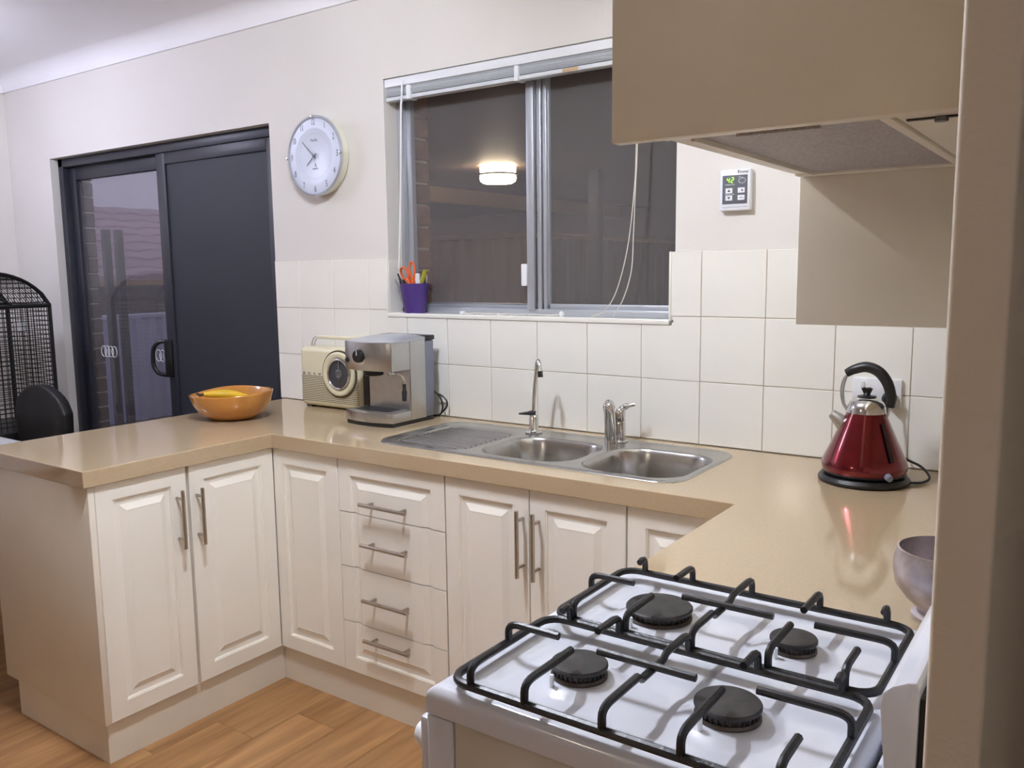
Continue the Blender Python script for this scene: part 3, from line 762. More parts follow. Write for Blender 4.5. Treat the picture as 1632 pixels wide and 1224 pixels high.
# ================================================================== THINGS ON THE WALL
# clock
YC = YW-.016
CX, CZ, CR = .165, 1.912, .158
kl = T('wall_clock', (CX, 0, CZ), 'round silver-white wall clock with thin hands beside the glass door', 'clock')
O('body', lathe(nb(), [(0, 0), (CR-.014, 0), (CR-.006, .008), (CR-.002, .042), (0, .042)], (CX, YW-.0005, CZ), '-y', 64), 'clock_rim', kl, smooth=True)
O('rim', lathe(nb(), [(CR-.004, .024), (CR+.001, .027), (CR, .033), (CR-.006, .036), (CR-.010, .034), (CR-.008, .027)], (CX, YC-.001, CZ), '-y', 64, close=True), 'alu', kl, smooth=True)
fc = O('face', lathe(nb(), [(CR-.007, .030), (.112, .034), (.104, .033), (.094, .0285), (0, .0285)], (CX, YC-.001, CZ), '-y', 64), 'clock', kl, smooth=True)
yq = YC-.001-.0352
for n in range(1, 13):
    a = math.radians(90-30*n); rr = .131
    text('numeral', str(n), .036, face_mx(CX+rr*math.cos(a), yq+.0012, CZ+rr*math.sin(a), .62), 'ink_light', fc)
text('lettering', 'Pacific', .017, face_mx(CX-.002, YC-.0300, CZ+.062), 'ink_light', fc)
text('lettering', 'QUARTZ', .008, face_mx(CX, YC-.0300, CZ-.050), 'ink_light', fc)
O('emblem', prism(nb(), [(CX-.004, CZ-.040), (CX+.001, CZ-.030), (CX+.004, CZ-.036), (CX+.001, CZ-.042)], 'y', YC-.0300, YC-.0294), 'ink_light', fc)
mk = nb()
for n in range(60):
    a = math.radians(6*n); box(mk, CX+.089*math.cos(a)-.0007, CX+.089*math.cos(a)+.0007, YC-.0303, YC-.0294, CZ+.089*math.sin(a)-.0007, CZ+.089*math.sin(a)+.0007)
O('minute_marks', mk, 'ink_light', fc)
def hand(name, deg, ln, wd, y):
    a = math.radians(deg); dx, dz = math.sin(a), math.cos(a)
    p = [(CX-dx*.014-dz*wd, CZ-dz*.014+dx*wd), (CX-dx*.014+dz*wd, CZ-dz*.014-dx*wd), (CX+dx*ln+dz*wd*.6, CZ+dz*ln-dx*wd*.6), (CX+dx*ln-dz*wd*.6, CZ+dz*ln+dx*wd*.6)]
    O(name, prism(nb(), p, 'y', y-.0008, y), 'panel_grey', kl)
hand('hour_hand', 232, .056, .0024, YC-.034); hand('minute_hand', 313, .086, .0020, YC-.0365)
hand('second_hand', 160, .05, .0005, YC-.038)
O('hub', lathe(nb(), [(0, .030), (.005, .030), (.005, .040), (0, .041)], (CX, YC, CZ), '-y', 16), 'grey', kl, smooth=True)
for k in range(4):
    a = math.pi/2*k; px, pz = CX+(CR-.004)*math.cos(a), CZ+(CR-.004)*math.sin(a)
    O('stud', lathe(nb(), [(0, .030), (.006, .030), (.006, .040), (.004, .043), (0, .0435)], (px, YC, pz), '-y', 16), 'chrome', kl, smooth=True)
# hot water controller
hw = T('water_heater_controller', (1.905, 0, 1.67), 'white hot water controller with green digits on the wall right of the window', 'controller')
B('case', hw, 'white_plastic', 1.858, 1.951, -.014, YW, 1.613, 1.732, bev=.004, seg=3)
pl = B('panel', hw, 'panel_grey', 1.867, 1.942, -.0150, -.0138, 1.633, 1.715)
text('lettering', 'Rinnai', .0135, face_mx(1.928, -.0145, 1.7235), 'ink', hw)
text('lettering', 'TEMPERATURE', .0045, face_mx(1.889, -.0153, 1.688), 'white_plastic', pl)
text('lettering', 'TEMPERATURE', .0045, face_mx(1.889, -.0153, 1.6605), 'white_plastic', pl)
pr_ = nb(); px_ = 1.868
while px_ < 1.940:
    w_ = random.uniform(.002, .005); box(pr_, px_, px_+w_, -.0145, -.0138, 1.6222, 1.6252); px_ += w_+.0012
O('faint_print', pr_, 'faint', hw)
text('lettering', 'ON', .004, face_mx(1.918, -.0153, 1.709), 'white_plastic', pl)
SEG = {'4': 'fgbc', '2': 'abged'}
def seg7(bm, ch, x, z, w_, h_):
    t = .0019
    sl_ = lambda zz: (zz-z)*.12
    S = {'a': (0, h_, w_, h_), 'g': (0, h_/2, w_, h_/2), 'd': (0, 0, w_, 0), 'f': (0, h_/2, 0, h_), 'b': (w_, h_/2, w_, h_), 'e': (0, 0, 0, h_/2), 'c': (w_, 0, w_, h_/2)}
    for s in SEG[ch]:
        x0, z0, x1, z1 = S[s]
        if z0 == z1: q = [(x0+t*.4, z0-t/2), (x1-t*.4, z0-t/2), (x1-t*.4, z0+t/2), (x0+t*.4, z0+t/2)]
        else: q = [(x0-t/2, z0+t*.4), (x0+t/2, z0+t*.4), (x0+t/2, z1-t*.4), (x0-t/2, z1-t*.4)]
        prism(bm, [(x+a_+c_*.12, z+c_) for a_, c_ in q], 'y', -.0156, -.0149)
dg_ = nb(); seg7(dg_, '4', 1.880, 1.694, .0068, .014); seg7(dg_, '2', 1.8925, 1.694, .0068, .014)
O('digits', dg_, 'led', pl)
O('dial_mark', tube(nb(), [(1.926+.0105*math.cos(a), -.0153, 1.6985+.0075*math.sin(a)) for a in [2*math.pi*i/20 for i in range(21)]], .0006, 6), 'white_plastic', pl)
prism_ = [(1.923, 1.7055), (1.929, 1.7055), (1.926, 1.7085)]
O('dial_mark', prism(nb(), prism_, 'y', -.0156, -.0149), 'white_plastic', pl)
for bx, bz, kind in ((1.8875, 1.671, 'u'), (1.8875, 1.650, 'd'), (1.9245, 1.671, 'r'), (1.9245, 1.650, 't')):
    bn = B('button', pl, 'white_plastic', bx-.0105, bx+.0105, -.0172, -.0148, bz-.0075, bz+.0075, bev=.0006, seg=1)
    q = {'u': [(-.0045, -.003), (.0045, -.003), (0, .0035)], 'd': [(-.0045, .003), (0, -.0035), (.0045, .003)], 'r': [(.001, -.004), (.006, 0), (.001, .004)], 't': [(-.006, -.001), (.006, -.001), (.006, .001), (-.006, .001)]}[kind]
    O('symbol', prism(nb(), [(bx+a_, bz+c_) for a_, c_ in q], 'y', -.0175, -.0171), 'ink' if kind != 't' else 'grey', bn)
# power point
pp = T('power_point', (2.315, 0, 1.105), 'white double power point on the tiles behind the kettle', 'power outlet')
B('plate', pp, 'white_plastic', 2.253, 2.380, -.012, .0, 1.066, 1.144, bev=.003)
B('switch', pp, 'white_plastic', 2.275, 2.285, -.016, -.0115, 1.118, 1.134, bev=.001)
B('switch', pp, 'white_plastic', 2.335, 2.345, -.016, -.0115, 1.118, 1.134, bev=.001)
O('plug', lathe(nb(), [(0, .012), (.019, .012), (.019, .022), (.016, .040), (.010, .046), (0, .047)], (2.352, 0, 1.093), '-y', 24), 'black', pp, smooth=True)

# ================================================================== THINGS ON THE BENCH
ZBN = .902
# kettle --------------------------------------------------------------
KX, KY = 2.335, -.205
kt = T('electric_kettle', (KX, KY, ZBN), 'dark red conical electric kettle with black arched handle on its base', 'kettle')
O('power_base', lathe(nb(), [(0, 0), (.102, 0), (.110, .004), (.111, .010), (.104, .018), (.09, .021), (0, .021)], (KX, KY, ZBN), seg=48), 'black', kt, smooth=True)
O('body', lathe(nb(), [(0, .022), (.094, .022), (.100, .027), (.1035, .036), (.1035, .046), (.100, .058), (.0475, .176), (.0465, .179)], (KX, KY, ZBN), seg=56), 'red', kt, smooth=True, auto=60)
O('bottom_band', lathe(nb(), [(.092, .019), (.0955, .020), (.101, .0265), (.1005, .0285), (.094, .0235)], (KX, KY, ZBN), seg=56, close=True), 'black', kt, smooth=True)
ld = O('lid', lathe(nb(), [(.0475, .178), (.0465, .190), (.041, .204), (.030, .214), (.018, .218), (0, .2185)], (KX, KY, ZBN), seg=48), 'chrome', kt, smooth=True)
O('lid_plate', lathe(nb(), [(0, .217), (.023, .216), (.0225, .220), (.010, .222), (.0065, .226), (.006, .230), (0, .230)], (KX, KY, ZBN), seg=32), 'black', ld, smooth=True)
kb_ = nb()
for dx in (-.009, 0, .009):
    tube(kb_, [(KX+dx*.4, KY, ZBN+.226), (KX+dx, KY-.002, ZBN+.2405)], [.0045, .0055], 10)
O('lid_knob', kb_, 'black', ld, smooth=True)
hp = spline([(KX-.012-.038, KY-.006, ZBN+.276), (KX-.030, KY-.006, ZBN+.287), (KX-.002, KY-.006, ZBN+.294), (KX+.026, KY-.005, ZBN+.284), (KX+.047, KY-.004, ZBN+.258), (KX+.058, KY-.003, ZBN+.222), (KX+.056, KY-.002, ZBN+.196)], 7)
nh = len(hp)
hd = O('handle', tube(nb(), hp, [.0085+.0055*math.sin(math.pi*min(1, i/(nh-1)*.75+.12)) for i in range(nh)], 14), 'black', kt, smooth=True)
O('handle_wire', tube(nb(), spline([(KX-.043, KY-.01, ZBN+.178), (KX-.056, KY-.010, ZBN+.20), (KX-.061, KY-.010, ZBN+.232), (KX-.055, KY-.010, ZBN+.262), (KX-.042, KY-.009, ZBN+.278)], 6), .0028, 8), 'steel', kt, smooth=True)
O('handle_wire', tube(nb(), spline([(KX-.043, KY+.008, ZBN+.178), (KX-.055, KY+.004, ZBN+.20), (KX-.0585, KY+.002, ZBN+.232), (KX-.052, KY, ZBN+.262), (KX-.040, KY, ZBN+.278)], 6), .0022, 8), 'steel', kt, smooth=True)
O('handle_bracket', tube(nb(), spline([(KX+.056, KY-.004, ZBN+.20), (KX+.052, KY-.004, ZBN+.176), (KX+.044, KY-.004, ZBN+.170)], 5), .0032, 8), 'steel', kt, smooth=True)
O('spout', tube(nb(), [(KX-.044, KY-.012, ZBN+.135), (KX-.064, KY-.016, ZBN+.158), (KX-.080, KY-.02, ZBN+.172)], [.022, .019, .012], 16, flat=.9), 'steel', kt, smooth=True)
gq = nb(); prism(gq, [(-.0045, 0), (.0045, 0), (.0035, .09), (-.0035, .09)], 'y', -.001, .001)
an = math.radians(-38)
for v in gq.verts:
    h = v.co.z; rr = .0985-.0445*(h/.1)+.002
    o_ = v.co.x; v.co = Vector((KX+math.cos(an)*(rr+v.co.y)-math.sin(an)*o_, KY+math.sin(an)*(rr+v.co.y)+math.cos(an)*o_, ZBN+.068+h))
O('water_gauge', gq, 'black', kt)
O('switch', tube(nb(), [(KX+.072, KY-.074, ZBN+.034), (KX+.080, KY-.083, ZBN+.031)], [.010, .008], 12), 'tank', kt, smooth=True)
O('power_cord', tube(nb(), spline([(2.352, -.044, 1.09), (2.353, -.052, 1.05), (2.362, -.055, .99), (2.40, -.06, .945), (2.45, -.09, .93), (2.478, -.135, .915), (2.468, -.165, .9065), (2.44, -.19, .907)], 8), .0034, 8), 'black', kt, smooth=True)
# silver mortar-like goblet bowl
MX, MY = 2.648, -1.052
O('silver_bowl', lathe(nb(), [(0, .0), (.046, 0), (.047, .006), (.038, .012), (.040, .017), (.057, .033), (.072, .054), (.0765, .074), (.0755, .092), (.0705, .111), (.068, .112), (.0725, .092), (.0735, .074), (.069, .056), (.052, .038), (.02, .028), (0, .028)], (MX, MY, ZBN), seg=48), 'silver', origin=(MX, MY, ZBN), smooth=True, auto=50,
  label='tarnished silver footed bowl at the right edge by the cooker', cat='bowl')
# fruit bowl
FX, FY = .105, -.452
def wavy(q, a):
    r = math.hypot(q.x, q.y); k = max(0, (q.z-.03)/.07)
    s = 1+.025*k*math.sin(3*a+.6)
    return Vector((q.x*s*1.04, q.y*s*.97, q.z+k*.006*math.cos(a-.7)+k*.003*math.sin(3*a+.4)))
O('fruit_bowl', lathe(nb(), [(0, 0), (.062, 0), (.092, .007), (.122, .028), (.143, .060), (.152, .094), (.1535, .100), (.1515, .1025), (.148, .1005), (.138, .064), (.116, .034), (.085, .016), (0, .012)], (FX, FY, ZBN), seg=64, fn=wavy), 'bowl', origin=(FX, FY, ZBN), smooth=True, auto=60,
  label='amber glazed fruit bowl with wavy rim on the peninsula', cat='bowl')
def banana(path, label, m='banana'):
    p = spline(path, 6); n = len(p)
    rs = [.0055+.0125*min(1, math.sin(math.pi*min(.97, max(.06, i/(n-1))))**.6) for i in range(n)]
    t = T('banana', p[0], label, 'banana', 'bananas in the fruit bowl')
    O('flesh', tube(nb(), p, rs, 8), 'banana', t, smooth=True, auto=60)
    d = (p[0]-p[1]).normalized()
    O('stem', tube(nb(), [p[0]-d*.004, p[0]+d*.014, p[0]+d*.026+Vector((0, 0, .006))], [.006, .0045, .0055], 8), 'stem', t, smooth=True)
banana([(FX-.030, FY-.100, ZBN+.100), (FX+.005, FY-.050, ZBN+.098), (FX+.03, FY+.00, ZBN+.088), (FX+.045, FY+.05, ZBN+.072)], 'yellow banana lying uppermost in the amber bowl')
banana([(FX-.048, FY-.080, ZBN+.078), (FX-.02, FY-.03, ZBN+.060), (FX, FY+.02, ZBN+.045), (FX+.005, FY+.07, ZBN+.050)], 'yellow banana lying lower in the amber bowl')
# radio ------------------------------------------------------------------
RX0, RX1, RY0, RY1, RZ0, RZ1 = .103, .448, -.112, -.012, ZBN+.006, 1.150
ra = T('retro_radio', (.275, -.06, ZBN), 'cream retro portable radio with round dial beside the coffee machine', 'radio')
O('case', box(nb(), RX0, RX1, RY0, RY1, RZ0, RZ1, bev=.022, seg=4), 'cream', ra, smooth=True)
for fx in (.14, .41): B('foot', ra, 'black', fx-.015, fx+.015, -.1, -.03, ZBN, RZ0+.002)
gl = nb()
DXC, DZC, DR = .338, 1.048, .092
for k in range(15):
    z = 1.032-k*.0072
    for a0, a1 in ((RX0+.012, RX1-.010),):
        hw_ = DR+.004; dz = abs(z-DZC)
        if dz < hw_:
            c_ = math.sqrt(hw_*hw_-dz*dz)
            if DXC-c_ > a0: box(gl, a0, DXC-c_, RY0-.0012, RY0+.001, z-.0009, z+.0009)
            if DXC+c_ < a1: box(gl, DXC+c_, a1, RY0-.0012, RY0+.001, z-.0009, z+.0009)
        else: box(gl, a0, a1, RY0-.0012, RY0+.001, z-.0009, z+.0009)
O('grille_lines', gl, 'cream_dark', ra)
for k, ch in enumerate('BUSH'): text('lettering', ch, .013, face_mx(.130+k*.0305, RY0-.0008, 1.041, 1.35), 'ink', ra)
O('dial_rim', lathe(nb(), [(DR-.004, .0), (DR+.003, .0), (DR+.003, .006), (DR-.004, .006)], (DXC, RY0+.001, DZC), '-y', 56, close=True), 'cream_dark', ra, smooth=True)
dl = O('dial_dish', lathe(nb(), [(DR-.003, .0), (DR-.004, .011), (DR-.012, .014), (DR-.030, .006), (DR-.034, .003)], (DXC, RY0+.001, DZC), '-y', 56), 'cream', ra, smooth=True, auto=70)
O('dial_ring', lathe(nb(), [(DR-.036, .004), (DR-.031, .004), (DR-.030, .013), (DR-.034, .016), (DR-.038, .012)], (DXC, RY0+.001, DZC), '-y', 48, close=True), 'chrome', dl, smooth=True)
O('dial_face', lathe(nb(), [(DR-.036, .006), (0, .006)], (DXC, RY0+.001, DZC), '-y', 40), 'dial', dl)
O('dial_hub', lathe(nb(), [(.019, .006), (.019, .010), (.012, .013), (.008, .010), (0, .010)], (DXC, RY0+.001, DZC), '-y', 32), 'frost', dl, smooth=True)
O('dial_pointer', prism(nb(), [(DXC-.0012, DZC-.055), (DXC+.0018, DZC-.055), (DXC+.0012, DZC+.055), (DXC-.0018, DZC+.055)], 'y', RY0-.0075, RY0-.006), 'chrome', dl)
hy = -.062
for dx, dz in ((0, 0), (.016, -.004)):
    O('handle_wire', tube(nb(), [(.125+dx, hy, 1.146)]+arc((.128+dx, hy, 1.158), (.134+dx, hy, 1.186+dz), (.158+dx, hy, 1.188+dz), 6)+[(.40-dx, hy, 1.188+dz)]+arc((.40-dx, hy, 1.188+dz), (.422-dx, hy, 1.186+dz), (.426-dx, hy, 1.146), 6), .0022, 8), 'steel', ra, smooth=True)
O('handle_grip', box(nb(), .165, .39, hy-.012, hy+.012, 1.180, 1.193, bev=.005, seg=3), 'cream', ra, smooth=True)
# coffee machine -----------------------------------------------------------
cm = T('coffee_machine', (.665, -.18, ZBN), 'stainless steel espresso machine with black knob and drip tray', 'coffee machine')
def front_poly(x0, x1, yb, yf, bulge):
    n = 10; p = [(x0, yb), (x0, yf+bulge*.0)]
    p = [(x0, yb)]+[(x0+(x1-x0)*i/n, yf-bulge*(1-((2*i/n)-1)**2)) for i in range(n+1)]+[(x1, yb)]
    return p
EX0, EX1 = .552, .785
O('foot_plate', prism(nb(), front_poly(EX0+.006, EX1-.004, -.07, -.292, .016), 'z', ZBN, ZBN+.014), 'black', cm)
tr = O('drip_tray', prism(nb(), front_poly(EX0, EX1, -.195, -.292, .022), 'z', ZBN+.0145, ZBN+.050, bev=.002), 'steel', cm, smooth=True)
O('tray_grid', prism(nb(), front_poly(EX0+.012, EX1-.012, -.196, -.282, .018), 'z', ZBN+.0495, ZBN+.0525), 'steel', tr)
sl_ = nb()
for k in range(9): box(sl_, EX0+.035, EX1-.035, -.208-k*.0092, -.2045-k*.0092, ZBN+.0524, ZBN+.0532)
O('tray_slots', sl_, 'black', tr)
B('rear_column', cm, 'steel', EX0+.002, EX1, -.194, -.112, ZBN+.0145, 1.2005, bev=.002)
B('column_strip', cm, 'black', EX0+.001, EX0+.03, -.2, -.1935, ZBN+.05, 1.10)
B('splash_plate', cm, 'steel', EX0+.032, EX1-.004, -.1985, -.1938, ZBN+.05, 1.10)
hdp = O('head', prism(nb(), front_poly(EX0, EX1, -.195, -.286, .022), 'z', 1.100, 1.2005, bev=.0025), 'steel', cm, smooth=True)
tp = nb(); n = 10
b = bmesh.new(); rows = []
for j in range(9):
    y = -.312+(-.112+.312)*j/8; row = []
    for i in range(n+1):
        x = EX0+(EX1-EX0)*i/n; u = 2*i/n-1
        yy = max(y, -.286-.022*(1-u*u)) if j < 2 else y
        if j == 0: yy = -.286-.022*(1-u*u)
        t_ = (yy+.312)/.2
        row.append(b.verts.new((x, yy, 1.201+.008*(1-u*u)**.7*min(1, max(0, t_*2.2))+.011*math.sin(min(1, max(0, t_))*math.pi/2))))
    rows.append(row)
for j in range(8):
    for i in range(n): b.faces.new((rows[j][i], rows[j][i+1], rows[j+1][i+1], rows[j+1][i]))
ed = [rows[0][i] for i in range(n+1)]+[rows[j][n] for j in range(1, 9)]+[rows[8][i] for i in range(n-1, -1, -1)]+[rows[j][0] for j in range(7, 0, -1)]
lwv = [b.verts.new((v.co.x, v.co.y, 1.2)) for v in ed]
for k in range(len(ed)): b.faces.new((ed[k], ed[(k+1) % len(ed)], lwv[(k+1) % len(ed)], lwv[k]))
O('top_cover', b, 'alu', cm, smooth=True, auto=40)
B('water_tank', cm, 'tank', EX0+.01, EX1-.001, -.111, -.062, ZBN+.0145, 1.198, bev=.006)
B('tank_lid', cm, 'black', EX0+.008, EX1+.001, -.113, -.058, 1.1985, 1.216, bev=.004)
kn = lathe(nb(), [(0, .02), (.021, .02), (.0225, .016), (.0235, 0), (0, 0)], (.648, -.304, 1.152), '-y', 32)
kr = O('knob_ring', lathe(nb(), [(.0235, 0), (.031, 0), (.030, .005), (.0245, .006)], (.648, -.304, 1.152), '-y', 40, close=True), 'chrome', hdp, smooth=True)
O('knob', kn, 'black', hdp, smooth=True)
O('knob_pointer', box(nb(), .6468, .6492, -.3255, -.3235, 1.155, 1.172), 'white_plastic', hdp)
O('button', lathe(nb(), [(0, .006), (.008, .006), (.009, 0), (0, 0)], (.572, -.2935, 1.134), '-y', 20), 'black', hdp, smooth=True)
O('indicator_lamp', lathe(nb(), [(0, .003), (.003, .003), (.003, 0), (0, 0)], (.571, -.2935, 1.158), '-y', 12), 'grey', hdp, smooth=True)
O('group_head', lathe(nb(), [(0, 0), (.034, 0), (.036, -.01), (.036, -.018), (.030, -.021), (0, -.021)], (.668, -.262, 1.1005), seg=32), 'black', cm, smooth=True)
sw = O('steam_wand', tube(nb(), spline([(.757, -.276, 1.094), (.770, -.262, 1.091), (.784, -.244, 1.085), (.790, -.235, 1.066), (.790, -.235, 1.05)], 6), .0042, 10), 'chrome', cm, smooth=True)
O('wand_grip', tube(nb(), [(.790, -.235, 1.053), (.790, -.235, 1.030), (.790, -.235, 1.026), (.7895, -.236, .992)], [.007, .007, .0095, .0085], 12), 'black', sw, smooth=True)
O('wand_joint', lathe(nb(), [(0, 0), (.006, .001), (.007, .007), (.006, .013), (0, .014)], (.778, -.298, 1.088), seg=14), 'chrome', cm, smooth=True)
O('edge_strip', box(nb(), .7815, .7865, -.2905, -.2865, 1.098, 1.2), 'chrome', cm)
O('power_cord', tube(nb(), spline([(.74, -.063, .99), (.762, -.040, 1.00), (.785, -.030, .975), (.793, -.030, .94), (.782, -.032, .914), (.756, -.036, .908), (.735, -.045, .909)], 8), .0036, 8), 'black', cm, smooth=True)
O('power_cord', tube(nb(), spline([(.745, -.063, 1.012), (.79, -.030, .985), (.812, -.026, .962), (.806, -.028, .938), (.785, -.03, .918), (.776, -.03, .9065)], 8), .0036, 8), 'black', cm, smooth=True)

# pot of stationery on the sill ------------------------------------------------
PX, PY, PZ = .612, .036, WZ0+.0032
O('pencil_pot', lathe(nb(), [(0, 0), (.040, 0), (.041, .002), (.0575, .110), (.0595, .113), (.0575, .114), (.0535, .110), (.038, .004), (0, .004)], (PX, PY, PZ), seg=40), 'purple', origin=(PX, PY, PZ), smooth=True,
  label='purple tapered pot of stationery standing on the window sill', cat='pot')
scs = T('scissors', (PX-.02, PY, PZ+.005), 'orange handled scissors standing in the purple pot', 'scissors', 'stationery in the purple pot')
def loop(cx, cz, rx, rz, tilt, y, r=.0042):
    pts = []
    for i in range(23):
        a = 2*math.pi*i/22; u, v = rx*math.cos(a), rz*math.sin(a)
        pts.append((cx+u*math.cos(tilt)-v*math.sin(tilt), y, cz+u*math.sin(tilt)+v*math.cos(tilt)))
    return tube(nb(), pts, r, 8)
O('handle_loop', loop(PX-.040, PZ+.152, .016, .026, .55, PY-.012), 'orange', scs, smooth=True)
O('handle_loop', loop(PX-.006, PZ+.166, .0135, .030, .10, PY-.006), 'orange', scs, smooth=True)
O('handle_shank', tube(nb(), [(PX-.027, PY-.012, PZ+.134), (PX-.012, PY-.010, PZ+.100)], [.010, .008], 10), 'orange', scs, smooth=True)
O('handle_shank', tube(nb(), [(PX-.001, PY-.006, PZ+.140), (PX-.004, PY-.006, PZ+.100)], [.010, .008], 10), 'orange', scs, smooth=True)
O('blade', tube(nb(), [(PX-.011, PY-.008, PZ+.108), (PX+.006, PY, PZ+.010)], [.008, .002], 8, flat=.25), 'steel', scs, smooth=True)
def stick(name, p0, p1, rs, m, label, cat, tip=None):
    t = T(name, p0, label, cat, 'stationery in the purple pot')
    n = len(rs); pts = [Vector(p0).lerp(Vector(p1), i/(n-1)) for i in range(n)]
    O('barrel', tube(nb(), pts, rs, 14), m, t, smooth=True)
    d = (Vector(p1)-Vector(p0)).normalized()
    O('cap', tube(nb(), [Vector(p1)-d*.002, Vector(p1)+d*tip[1], Vector(p1)+d*(tip[1]+.002)], [rs[-1]*tip[2], rs[-1]*tip[2]*.85, rs[-1]*.4], 14), tip[0], t, smooth=True)
stick('glue_stick', (PX+.006, PY+.008, PZ+.012), (PX+.020, PY-.004, PZ+.126), [.010, .010, .010], 'white_plastic', 'white glue stick with tapered cap in the purple pot', 'glue stick', ('white_plastic', .024, 1.1))
stick('marker_pen', (PX+.0, PY+.022, PZ+.012), (PX+.042, PY+.008, PZ+.128), [.0085, .0085, .0085], 'blue', 'blue marker pen leaning right in the purple pot', 'pen', ('blue', .008, .9))
stick('pen', (PX+.018, PY+.018, PZ+.012), (PX+.050, PY+.012, PZ+.138), [.0045, .0045, .0045], 'white_plastic', 'slim white pen leaning right behind the blue marker', 'pen', ('white_plastic', .010, .8))
stick('pen', (PX+.030, PY-.012, PZ+.012), (PX+.046, PY-.026, PZ+.118), [.004, .0045, .0045], 'white_plastic', 'short white pen in front of the blue marker', 'pen', ('white_plastic', .008, .8))
stick('cutter_knife', (PX+.004, PY-.008, PZ+.030), (PX+.062, PY-.012, PZ+.152), [.006, .008, .0095], 'olive', 'olive yellow cutter knife leaning out on the right of the pot', 'knife', ('olive', .012, 1.0))
stick('hair_clip', (PX-.006, PY-.02, PZ+.03), (PX-.034, PY-.032, PZ+.118), [.010, .0115, .013], 'black', 'chunky black clip at the left of the purple pot', 'clip', ('black', .008, .9))
stick('pen', (PX-.01, PY-.012, PZ+.02), (PX-.056, PY-.022, PZ+.132), [.005, .005, .005], 'black', 'black pen leaning left in the purple pot', 'pen', ('black', .02, .8))
stick('pen', (PX-.012, PY-.026, PZ+.03), (PX-.066, PY-.03, PZ+.118), [.004, .004, .004], 'grey', 'grey pen leaning farthest left in the purple pot', 'pen', ('grey', .012, .8))

# ================================================================== DINING CORNER
cg = T('birdcage', (-1.93, -.47, .62), 'black wire birdcage with arched top in the far left corner', 'cage')
GX0, GX1, GY0, GY1, GZ0, GZS, GZT = -2.16, -1.70, -.745, -.20, .66, 1.302, 1.462
def arch_z(t): return GZS+(GZT-GZS)*(1-(2*t-1)**2)**.75
ap = [(GY0+(GY1-GY0)*i/16, arch_z(i/16)) for i in range(17)]
for xx in (GX0, GX1):
    O('arch_frame', tube(nb(), [(xx, GY0, GZ0)]+[(xx, y, z) for y, z in ap]+[(xx, GY1, GZ0)], .010, 8), 'black', cg, smooth=True)
    O('cross_bar', tube(nb(), [(xx, GY0, GZS-.006), (xx, GY1, GZS-.006)], .011, 8), 'black', cg, smooth=True)
    wb = nb()
    for k in range(1, 19):
        y = GY0+(GY1-GY0)*k/19; tube(wb, [(xx, y, GZ0), (xx, y, arch_z(k/19))], .0022, 5)
    z = GZ0+.03
    while z < GZT-.01:
        if z < GZS: y0_, y1_ = GY0, GY1
        else:
            q = 1-((z-GZS)/(GZT-GZS))**(1/.75); hw_ = math.sqrt(max(0, q))/2; y0_, y1_ = GY0+(GY1-GY0)*(.5-hw_), GY0+(GY1-GY0)*(.5+hw_)
        tube(wb, [(xx, y0_, z), (xx, y1_, z)], .0022, 5); z += .024
    O('wire_mesh', wb, 'black', cg, kind='stuff')
for yy in (GY0, GY1):
    wb = nb()
    for k in range(1, 16):
        x = GX0+(GX1-GX0)*k/16; tube(wb, [(x, yy, GZ0), (x, yy, GZS)], .0022, 5)
    z = GZ0+.03
    while z < GZS: tube(wb, [(GX0, yy, z), (GX1, yy, z)], .0022, 5); z += .024
    O('wire_mesh', wb, 'black', cg, kind='stuff')
wb = nb()
for k in range(0, 17): tube(wb, [(GX0, ap[k][0], ap[k][1]), (GX1, ap[k][0], ap[k][1])], .0022 if k % 4 else .006, 5)
for k in range(1, 16):
    x = GX0+(GX1-GX0)*k/16; tube(wb, [(x, y, z) for y, z in ap], .0022, 5)
O('wire_mesh', wb, 'black', cg, kind='stuff')
O('brace', tube(nb(), [(GX1, GY0+.19, GZT-.06), (GX1, GY1-.18, GZS)], .005, 6), 'black', cg, smooth=True)
B('tray', cg, 'black', GX0-.02, GX1+.02, GY0-.02, GY1+.02, .60, .665, bev=.012)
for xx in (GX0+.02, GX1-.02):
    for yy in (GY0+.02, GY1-.02): O('leg', tube(nb(), [(xx, yy, .61), (xx, yy, 0)], .014, 10), 'black', cg, smooth=True)
O('perch', tube(nb(), [(GX0+.01, -.47, 1.0), (GX1-.01, -.47, 1.0)], .008, 8), 'stem', cg, smooth=True)
for yy, zz in ((-.62, 1.17), (-.33, 1.17)):
    O('feeder', lathe(nb(), [(0, 0), (.026, 0), (.03, .045), (.027, .045), (.023, .005), (0, .005)], (GX1-.05, yy, zz), seg=16), 'white_plastic', cg, smooth=True)
# dining table and chair
dt = T('dining_table', (-1.2, -1.25, 0), 'white topped dining table behind the peninsula', 'table')
B('tabletop', dt, 'table', -1.62, -.45, -1.78, -.715, .712, .74, bev=.004)
for xx in (-1.55, -.52):
    for yy in (-1.71, -.785): B('leg', dt, 'table', xx-.03, xx+.03, yy-.03, yy+.03, 0, .712, bev=.004)
ch = T('dining_chair', (-1.42, -.55, 0), 'black upholstered dining chair with rounded back by the glass door', 'chair')
bkp = [(-1.64, .47)]+[(-1.65+.47*i/14, .80+.125*math.sin(math.pi*(i/14))**.55) for i in range(15)]+[(-1.20, .47)]
O('backrest', prism(nb(), bkp, 'y', -.44, -.385, bev=.014, seg=3), 'leather', ch, smooth=True)
O('seat', box(nb(), -1.62, -1.22, -.70, -.40, .41, .49, bev=.02, seg=3), 'leather', ch, smooth=True)
for xx in (-1.58, -1.26):
    for yy in (-.67, -.43): O('leg', tube(nb(), [(xx, yy, .42), (xx, yy, 0)], [.018, .012], 8), 'black', ch, smooth=True)

